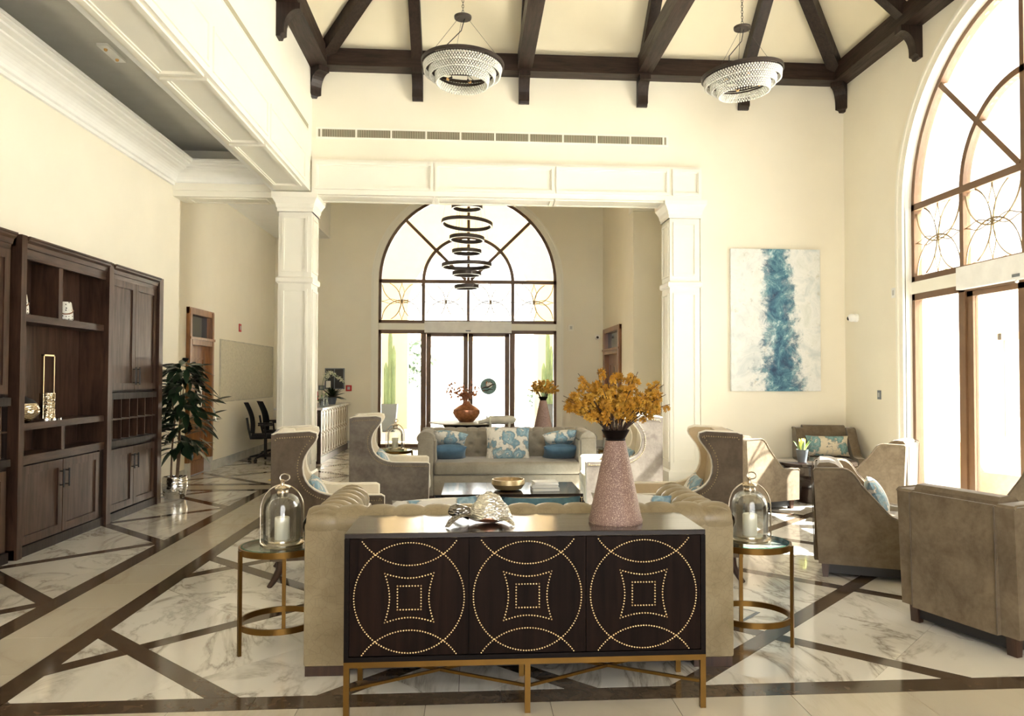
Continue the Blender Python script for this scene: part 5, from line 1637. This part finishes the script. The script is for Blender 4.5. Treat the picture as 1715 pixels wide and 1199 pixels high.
# ================================================================== WALLS: PAINTING, CAMERAS, SWITCHES
t = thing('painting', 'abstract canvas with vertical blue river on white', 'painting', (4.39, YB - .004, 2.395))
MB().rbox(-.667, .667, -.045, 0, -1.033, 1.033, .004, 1).build('canvas', 'painting_canvas', t)
def cctv(label, loc, rz):
    t = thing('security_camera', label, 'camera', loc, rz)
    MB().lathe([(.06, 0), (.06, .03), (.05, .05), (0, .05)], 24, (0, 0, 0), at(0, 0, 0, rx=PI / 2)).build('mount', 'white_plastic', t, 40)
    MB().ball((0, -.075, 0), .058, 18, 12).build('head', 'white_plastic', t, 60)
    MB().ball((-.01, -.118, -.008), (.03, .022, .03), 14, 8).build('lens', 'black_plastic', t, 60)
cctv('white ball security camera right of the painting', (XR, 10.65, 2.41), math.radians(-90))
cctv('white ball security camera left of far doorway', (2.82, YW, 2.47), 0)
def plate(label, M, w=.07, h=.10, mat='zinc', cat='switch', nm='wall_switch'):
    t = thing(nm, label, cat)
    t.matrix_world = M
    MB().rbox(-w / 2, w / 2, -.012, 0, -h / 2, h / 2, .003, 1).build('plate', mat, t)
    MB().box(-w * .22, w * .22, -.017, -.012, -h * .25, h * .25).build('rocker', 'grey_plastic', t)
    return t
RX = lambda y, z: at(XR, y, z, rz=-PI / 2)
plate('small metal wall switch beside the lower right window', RX(10.05, 1.33), .085, .12)
plate('small metal thermostat plate high beside right window', RX(9.67, 2.66), .09, .13, 'white_plastic', 'thermostat', 'wall_thermostat')
plate('pale wall plate high beside the far window', at(2.22, YW, 2.68), .12, .14, 'ivory_paint', 'wall plate', 'wall_plate_cover')
LX = lambda y, z: at(XLB, y, z, rz=PI / 2)
plate('red fire alarm call box on left wall', LX(14.85, 2.47), .14, .15, 'red_plastic', 'fire alarm', 'fire_alarm_box')
plate('red fire call point near the orchid', at(-2.72, YW, 1.31), .13, .13, 'red_plastic', 'fire alarm', 'fire_call_point')
plate('metal wall switch behind reception counter, nearer the cabinet screen', at(-3.31, YW, 1.32), .13, .10)
plate('metal wall switch behind reception counter, nearer the white column', at(-3.52, YW, 1.32), .10, .10)
t = thing('control_cabinet', 'dark glass-fronted control cabinet on far wall', 'wall cabinet', (-3.02, YW, 1.52))
MB().rbox(-.21, .21, -.07, 0, -.23, .23, .004, 1).build('body', 'zinc', t)
MB().box(-.19, -.01, -.078, -.07, -.21, .21).build('door', 'tinted_glass', t)
MB().box(.01, .19, -.078, -.07, -.21, .21).build('door', 'black_plastic', t)
MB().box(-.18, -.08, -.081, -.078, -.20, -.05).build('notice_sheet', 'paper', t)
MB().ball((-.05, -.082, .11), .014).build('indicator', 'leaf_mid', t, 60)
t = thing('mosaic_panel', 'pale textured stone mosaic panel on left wall', 'wall panel', (XLB + .002, 15.45, 1.66))
MB().box(0, .012, -1.74, 1.74, -.525, .525).build('stone_field', 'pebble_wall', t)
MB().box(0, .025, -1.76, 1.76, -.545, -.525).box(0, .025, -1.76, 1.76, .525, .545).box(0, .025, 1.74, 1.76, -.525, .525).box(0, .025, -1.76, -1.74, -.525, .525).build('edge', 'stone_pale', t)

# ================================================================== RECEPTION DESK AND OFFICE CHAIRS
t = thing('reception_desk', 'white reception counter with interlaced oval lattice front', 'reception desk', (-2.72, 14.15, 0))
MB().box(-.75, .02, 0, 3.05, .0, .12).build('plinth', 'foot_wood', t)
MB().box(-.75, 0, .0, 3.05, .12, .96).build('body', 'desk_white', t)
MB().rbox(-.80, .06, -.04, 3.10, .96, 1.0, .004, 1).build('counter_top', 'counter_marble', t)
MB().box(-.04, .025, -.012, .03, .0, .96).build('corner_post', 'foot_wood', t)
MB().box(-.75, .0, -.006, 0, .12, .19).box(-.75, .0, -.006, 0, .90, .96).build('end_border', 'foot_wood', t)
MB().box(-.75, -.04, -.005, 0, .19, .90).build('end_panel', 'tan_fabric', t)
lat = MB()
for row, zc in ((0, .74), (1, .34)):
    for k in range(11):
        yc = .16 + .275 * k
        lat.tube([(.006, yc + .20 * math.sin(q), zc + .205 * math.cos(q)) for q in [2 * PI * j / 28 for j in range(28)] if 0.02 < yc + .20 * math.sin(q) < 3.03], .005, 4)
lat.build('lattice', 'tracery_metal', t, 60)
e = MB()
for zc in (.36, .73):
    e.tube([(-.36 + .30 * math.cos(q), -.008, zc + .19 * math.sin(q)) for q in [2 * PI * j / 28 for j in range(28)]], .006, 4, True)
e.build('end_lattice', 'tracery_metal', t, 60)
# things on the counter
def pot_plant(label, loc, pot_mat, r, h, n, L, W, leafmat, seed):
    t = thing('counter_plant', label, 'plant', loc)
    MB().lathe([(r * .7, 0), (r, h), (r * .93, h), (r * .9, h * .85), (0, h * .85)], 20).build('pot', pot_mat, t, 40)
    rn = random.Random(seed); lm = leaf_mesh('counter_leaf', L, W, L * .3, leafmat, .2, 4)
    for k in range(n):
        o = link('leaf', lm, t); a = k * 2.4
        o.location = (.02 * math.cos(a), .02 * math.sin(a), h * .9); o.rotation_euler = (rn.uniform(-.4, .4), rn.uniform(-1.3, -.1), a)
    return t
pot_plant('small bushy plant in dark pot on reception counter corner', (-2.93, 14.35, 1.0), 'slate_pot', .08, .13, 46, .17, .035, 'leaf_mid', 1)
pot_plant('fern-like plant in dark round pot on reception counter', (-2.86, 16.15, 1.0), 'slate_pot', .10, .14, 50, .26, .03, 'leaf_dark', 2)
t = thing('orchid', 'white arching orchid spray on reception counter', 'orchid', (-2.95, 15.6, 1.0))
MB().lathe([(.06, 0), (.08, .12), (.075, .12), (0, .10)], 18).build('pot', 'black_plastic', t, 40)
path = bez((0, 0, .1), (-.05, 0, .55), (.05, .1, .85), (.42, .1, .42), 12)
MB().tube(path, .005, 5).build('stem', 'leaf_mid', t, 60)
om = blossom_mesh('orchid_flower', .055, 'orchid_white', 4, 10)
for k in range(14):
    i = 5 + 7 * k / 14; i0 = min(11, int(i)); p = Vector(path[i0]).lerp(Vector(path[i0 + 1]), i - i0)
    o = link('flower', om, t); o.location = p + Vector((rn.uniform(-.03, .03), rn.uniform(-.03, .03), rn.uniform(-.04, .02))); o.rotation_euler = (rn.uniform(0, 3), rn.uniform(0, 3), 0)
for y, lb, h, mt in ((14.75, 'clear sanitiser bottle nearest the bushy counter plant', .22, 'bottle_glass'), (15.15, 'clear bottle beside the counter fern pot', .25, 'bottle_glass')):
    t = thing('bottle', lb, 'bottle', (-2.80, y, 1.0), 0, 'bottles on the reception counter')
    MB().lathe([(0, 0), (.04, 0), (.042, .01), (.042, h * .65), (.015, h * .8), (.015, h * .9), (0, h * .9)], 18).build('body', mt, t, 40)
    MB().lathe([(.018, h * .86), (.018, h), (0, h)], 12).build('cap', 'leaf_pale', t, 40)
t = thing('desk_flag', 'small red white green flag on reception counter', 'flag', (-2.90, 14.62, 1.0))
MB().lathe([(.03, 0), (.03, .012), (.004, .015), (.004, .30), (0, .30)], 12).build('pole', 'chrome', t, 40)
MB().prism([(0, .12), (.03, .11), (.06, .13), (.055, .29), (.02, .28), (0, .295)], 1, -.003, .003).build('cloth', 'red_plastic', t)
def office_chair(label, loc, rz):
    t = thing('office_chair', label, 'office chair', loc, rz, 'office chairs behind reception')
    for k in range(5):
        a = 2 * PI * k / 5 + .3
        MB().tube([(0, 0, .10), (.15 * math.cos(a), .15 * math.sin(a), .10), (.29 * math.cos(a), .29 * math.sin(a), .07)], [.03, .024, .016], 8).build('base_arm', 'black_plastic', t, 50)
        MB().lathe([(0, -.02), (.03, -.018), (.03, .018), (0, .02)], 14, (0, 0, 0), at(.29 * math.cos(a), .29 * math.sin(a), .03, rx=PI / 2, rz=a)).build('castor', 'black_plastic', t, 40)
    MB().tube([(0, 0, .10), (0, 0, .42)], .03, 12).build('gas_lift', 'black_metal', t, 40)
    MB().rbox(-.25, .24, -.24, .24, .42, .50, .035, 3).build('seat', 'black_mesh', t, 50)
    def bk(u, v):
        y = -.22 + .44 * u; z = .52 + .56 * v
        x = -.24 - .12 * v + .05 * (2 * u - 1) ** 2 + .05 * math.sin(PI * v)
        w = 1 - .12 * v
        return (x, y * w, z)
    m = MB().grid(bk, 12, 12); m.grid(lambda u, v: (bk(u, v)[0] - .03, bk(u, v)[1], bk(u, v)[2]), 12, 12)
    m.build('backrest', 'black_mesh', t, 60)
    MB().tube([(-.05, 0, .42), (-.26, 0, .42), (-.30, 0, .60), (-.33, 0, .80)], .022, 8).build('spine', 'black_plastic', t, 60)
    for s in (-1, 1):
        MB().tube([(0, s * .22, .45), (0, s * .29, .47), (-.02, s * .29, .66)], .016, 8).build('arm_post', 'black_plastic', t, 60)
        MB().rbox(-.14, .12, s * .29 - .035, s * .29 + .035, .66, .69, .012, 2).build('armrest', 'black_plastic', t, 50)
office_chair('black mesh office chair nearer the door', (-3.82, 14.75, 0), math.radians(15))
office_chair('black mesh office chair half hidden by the white column', (-3.86, 15.75, 0), math.radians(25))
o = MB().prism([(-.12, -.06), (.12, -.05), (.13, .05), (-.10, .06)], 2, .001, .006).build('floor_marker', 'yellow_tag')
o.location = (-2.93, 12.0, 0); tag(o, 'small yellow marker lying on far marble floor', 'marker')

# ================================================================== OUTSIDE
gr = MB().box(-12, XR + .25, 17.66, 60, -.15, -.02).box(XR + .26, 40, -20, 60, -.15, -.02).build('ground_outside', 'concrete')
struct(gr)
# porch arcade beyond the far window
def porch():
    mb = MB(); R, zs, xc, zt = 1.95, 3.62, -.03, 7.0
    mb.box(-6, xc - R, 24.0, 24.5, -.02, zt); mb.box(xc + R, 6, 24.0, 24.5, -.02, zt)
    a = arc(xc, zs, R, 180, 0, 40)
    for k in range(40): mb.prism([a[k], a[k + 1], (a[k + 1][0], zt), (a[k][0], zt)], 1, 24.0, 24.5)
    return mb.build('wall_porch', 'porch_stucco')
struct(porch())
struct(MB().box(-4.9, -4.6, 17.66, 24.0, -.02, 7.0).box(4.6, 4.9, 17.66, 24.0, -.02, 7.0).build('wall_porch_shade', 'porch_stucco'))  # unseen side walls, added to keep daylight off the porch wall
struct(MB().box(-6, 6, 17.66, 24.5, 7.0, 7.2).build('ceiling_porch', 'porch_stucco'))
def cactus(label, loc, seed):
    t = thing('potted_cactus', label, 'cactus', loc, 0, 'columnar cacti in slate pots')
    MB().prism([(-.17, 0), (.17, 0), (.24, .80), (-.24, .80)], 1, -.2, .2).build('pot', 'slate_pot', t)
    rn = random.Random(seed)
    for k, (x, h) in enumerate(((-.10, 1.25), (.02, 2.25), (.12, 1.75))):
        r = .065; prof = []
        m = MB(); n = 16
        for j in range(9):
            s = j / 8; z = .75 + h * s
            rr = r * (1 if s < .85 else math.sqrt(max(.02, 1 - ((s - .85) / .155) ** 2)))
            for i in range(n):
                a = 2 * PI * i / n; q = rr * (1 if i % 2 else .78)
                m.v.append((x + q * math.cos(a), q * math.sin(a), z))
        for j in range(8):
            for i in range(n):
                l = (i + 1) % n
                m.f.append((j * n + i, j * n + l, (j + 1) * n + l, (j + 1) * n + i))
        m.f.append(tuple(range(8 * n, 9 * n)))
        m.build('stem', 'cactus_green', t)
cactus('tall columnar cactus in slate pot outside far window, left', (-2.40, 22.8, -.02), 1)
cactus('tall columnar cactus in slate pot outside far window, right', (2.20, 22.8, -.02), 2)
# courtyard wall with square niches
cw = MB().box(-14, 14, 38.0, 38.4, -.02, 4.6).build('wall_courtyard', 'stucco'); struct(cw)
for k in range(12):
    x = -8 + 1.25 * k
    MB().box(x, x + .75, 37.96, 38.0, 3.35, 3.95).build('niche', 'terracotta', cw)
for x in (1.3, 5.4):
    MB().box(x, x + 1.4, 37.94, 38.0, -.0, 2.0).build('niche_frame', 'stone_pale', cw)
rn = random.Random(21)
def shrub(label, loc, r, h, n, mat, L=.3, trunk=True):
    t = thing('garden_tree', label, 'tree', loc)
    MB().tube([(0, 0, 0), (.05, 0, h * .4), (-.03, .04, h * .8)], [.08, .06, .03], 7).build('trunk', 'bark', t, 60)
    m = MB(); lm = leaf_mesh('tmp', L, L * .28, L * .2, mat, .2, 2)
    vs = [tuple(v.co) for v in lm.vertices]; fs = [tuple(p.vertices) for p in lm.polygons]
    for k in range(n):
        d = Vector((rn.gauss(0, 1), rn.gauss(0, 1), rn.gauss(0, 1))).normalized() * (rn.random() ** .45)
        p = Vector((d.x * r, d.y * r, h * .75 + d.z * r * .85))
        m.add(vs, fs, Matrix.Translation(p) @ Euler((rn.uniform(-1, 1), rn.uniform(-1, 1), rn.uniform(0, 6))).to_matrix().to_4x4())
    m.build('foliage', mat, t, kind='stuff')
    return t
shrub('pale leafy courtyard tree seen through far left door leaf', (-3.0, 33.0, -.02), 1.5, 3.0, 420, 'garden_leaf', .35)
shrub('flowering courtyard shrub at foot of far wall', (3.0, 35.0, -.02), .6, .9, 160, 'garden_leaf', .25)
# terrace beyond the right-hand window: white piers, far glazing, hedge, lounge seat
for k, (x, y) in enumerate(((8.6, 13.6), (8.6, 10.2))):
    lb = ['white terrace pier seen through left side light', 'white terrace pier seen through right-hand sliding door'][k]
    t = thing('terrace_pier', lb, 'pier', (x, y, -.02))
    MB().box(-.32, .32, -.32, .32, 0, 3.0).build('shaft', 'stucco', t)
    MB().box(-.38, .38, -.38, .38, 0, .25).build('base', 'stucco', t)
    MB().box(-.38, .38, -.38, .38, 2.85, 3.0).build('cap', 'stucco', t)
t = thing('terrace_beam', 'white beam over the terrace piers', 'beam', (8.6, 11.9, 2.98))
MB().box(-.25, .25, -6, 6, 0, .35).build('body', 'stucco', t)
for k in range(16):
    MB().lathe([(.10, 0), (.10, .5), (.085, .5), (.085, 0)], 10, (0, 0, 0), at(-.3, -5.7 + .76 * k, .42, ry=PI / 2)).build('roof_tile', 'terracotta', t, 50)
t = thing('terrace_screen', 'timber framed glazed screen beyond the terrace', 'screen', (12.0, 15.0, -.02))
for y in (-3.6, -1.8, 0, 1.8, 3.6):
    MB().box(-.06, .06, y - .07, y + .07, 0, 3.4).build('post', 'lounge_wicker', t)
MB().box(-.06, .06, -3.6, 3.6, 2.45, 2.6).build('rail', 'lounge_wicker', t)
for y in (-3.6, -1.8, 0, 1.8):
    MB().box(-.01, .01, y + .07, y + 1.73, .1, 2.45).build('pane', 'pane_glass', t)
shrub('leafy shrub behind the terrace screen, nearer the house', (14.0, 17.6, -.02), 1.2, 2.0, 420, 'garden_leaf', .3)
shrub('leafy shrub behind the terrace screen, in the middle', (14.2, 14.4, -.02), 1.1, 2.0, 380, 'garden_leaf', .3)
shrub('leafy shrub behind the terrace screen, farthest right', (14.0, 11.0, -.02), 1.2, 2.1, 380, 'garden_leaf', .3)
def outdoor_seat(label, loc, rz):
    t = thing('outdoor_armchair', label, 'armchair', loc, rz, 'peach outdoor seats')
    MB().prism([(0, .0), (-.05, .75), (.10, .75), (.25, .40), (.85, .40), (.80, 0)], 1, -.45, -.35).build('side_panel', 'lounge_wicker', t)
    MB().prism([(0, .0), (-.05, .75), (.10, .75), (.25, .40), (.85, .40), (.80, 0)], 1, .35, .45).build('side_panel', 'lounge_wicker', t)
    MB().box(-.04, .06, -.35, .35, .05, .75).build('back', 'lounge_wicker', t)
    MB().box(.06, .80, -.35, .35, .05, .28).build('seat_base', 'lounge_wicker', t)
    MB().rbox(.08, .82, -.34, .34, .28, .43, .04, 3).build('seat_cushion', 'outdoor_cushion', t, 50)
    MB().rbox(.06, .20, -.34, .34, .43, .82, .05, 3).build('back_cushion', 'outdoor_cushion', t, 50)
outdoor_seat('peach outdoor armchair just outside the left side light', (6.6, 9.75, -.02), math.radians(-60))
outdoor_seat('peach outdoor armchair farther across the terrace', (9.6, 12.2, -.02), math.radians(-110))
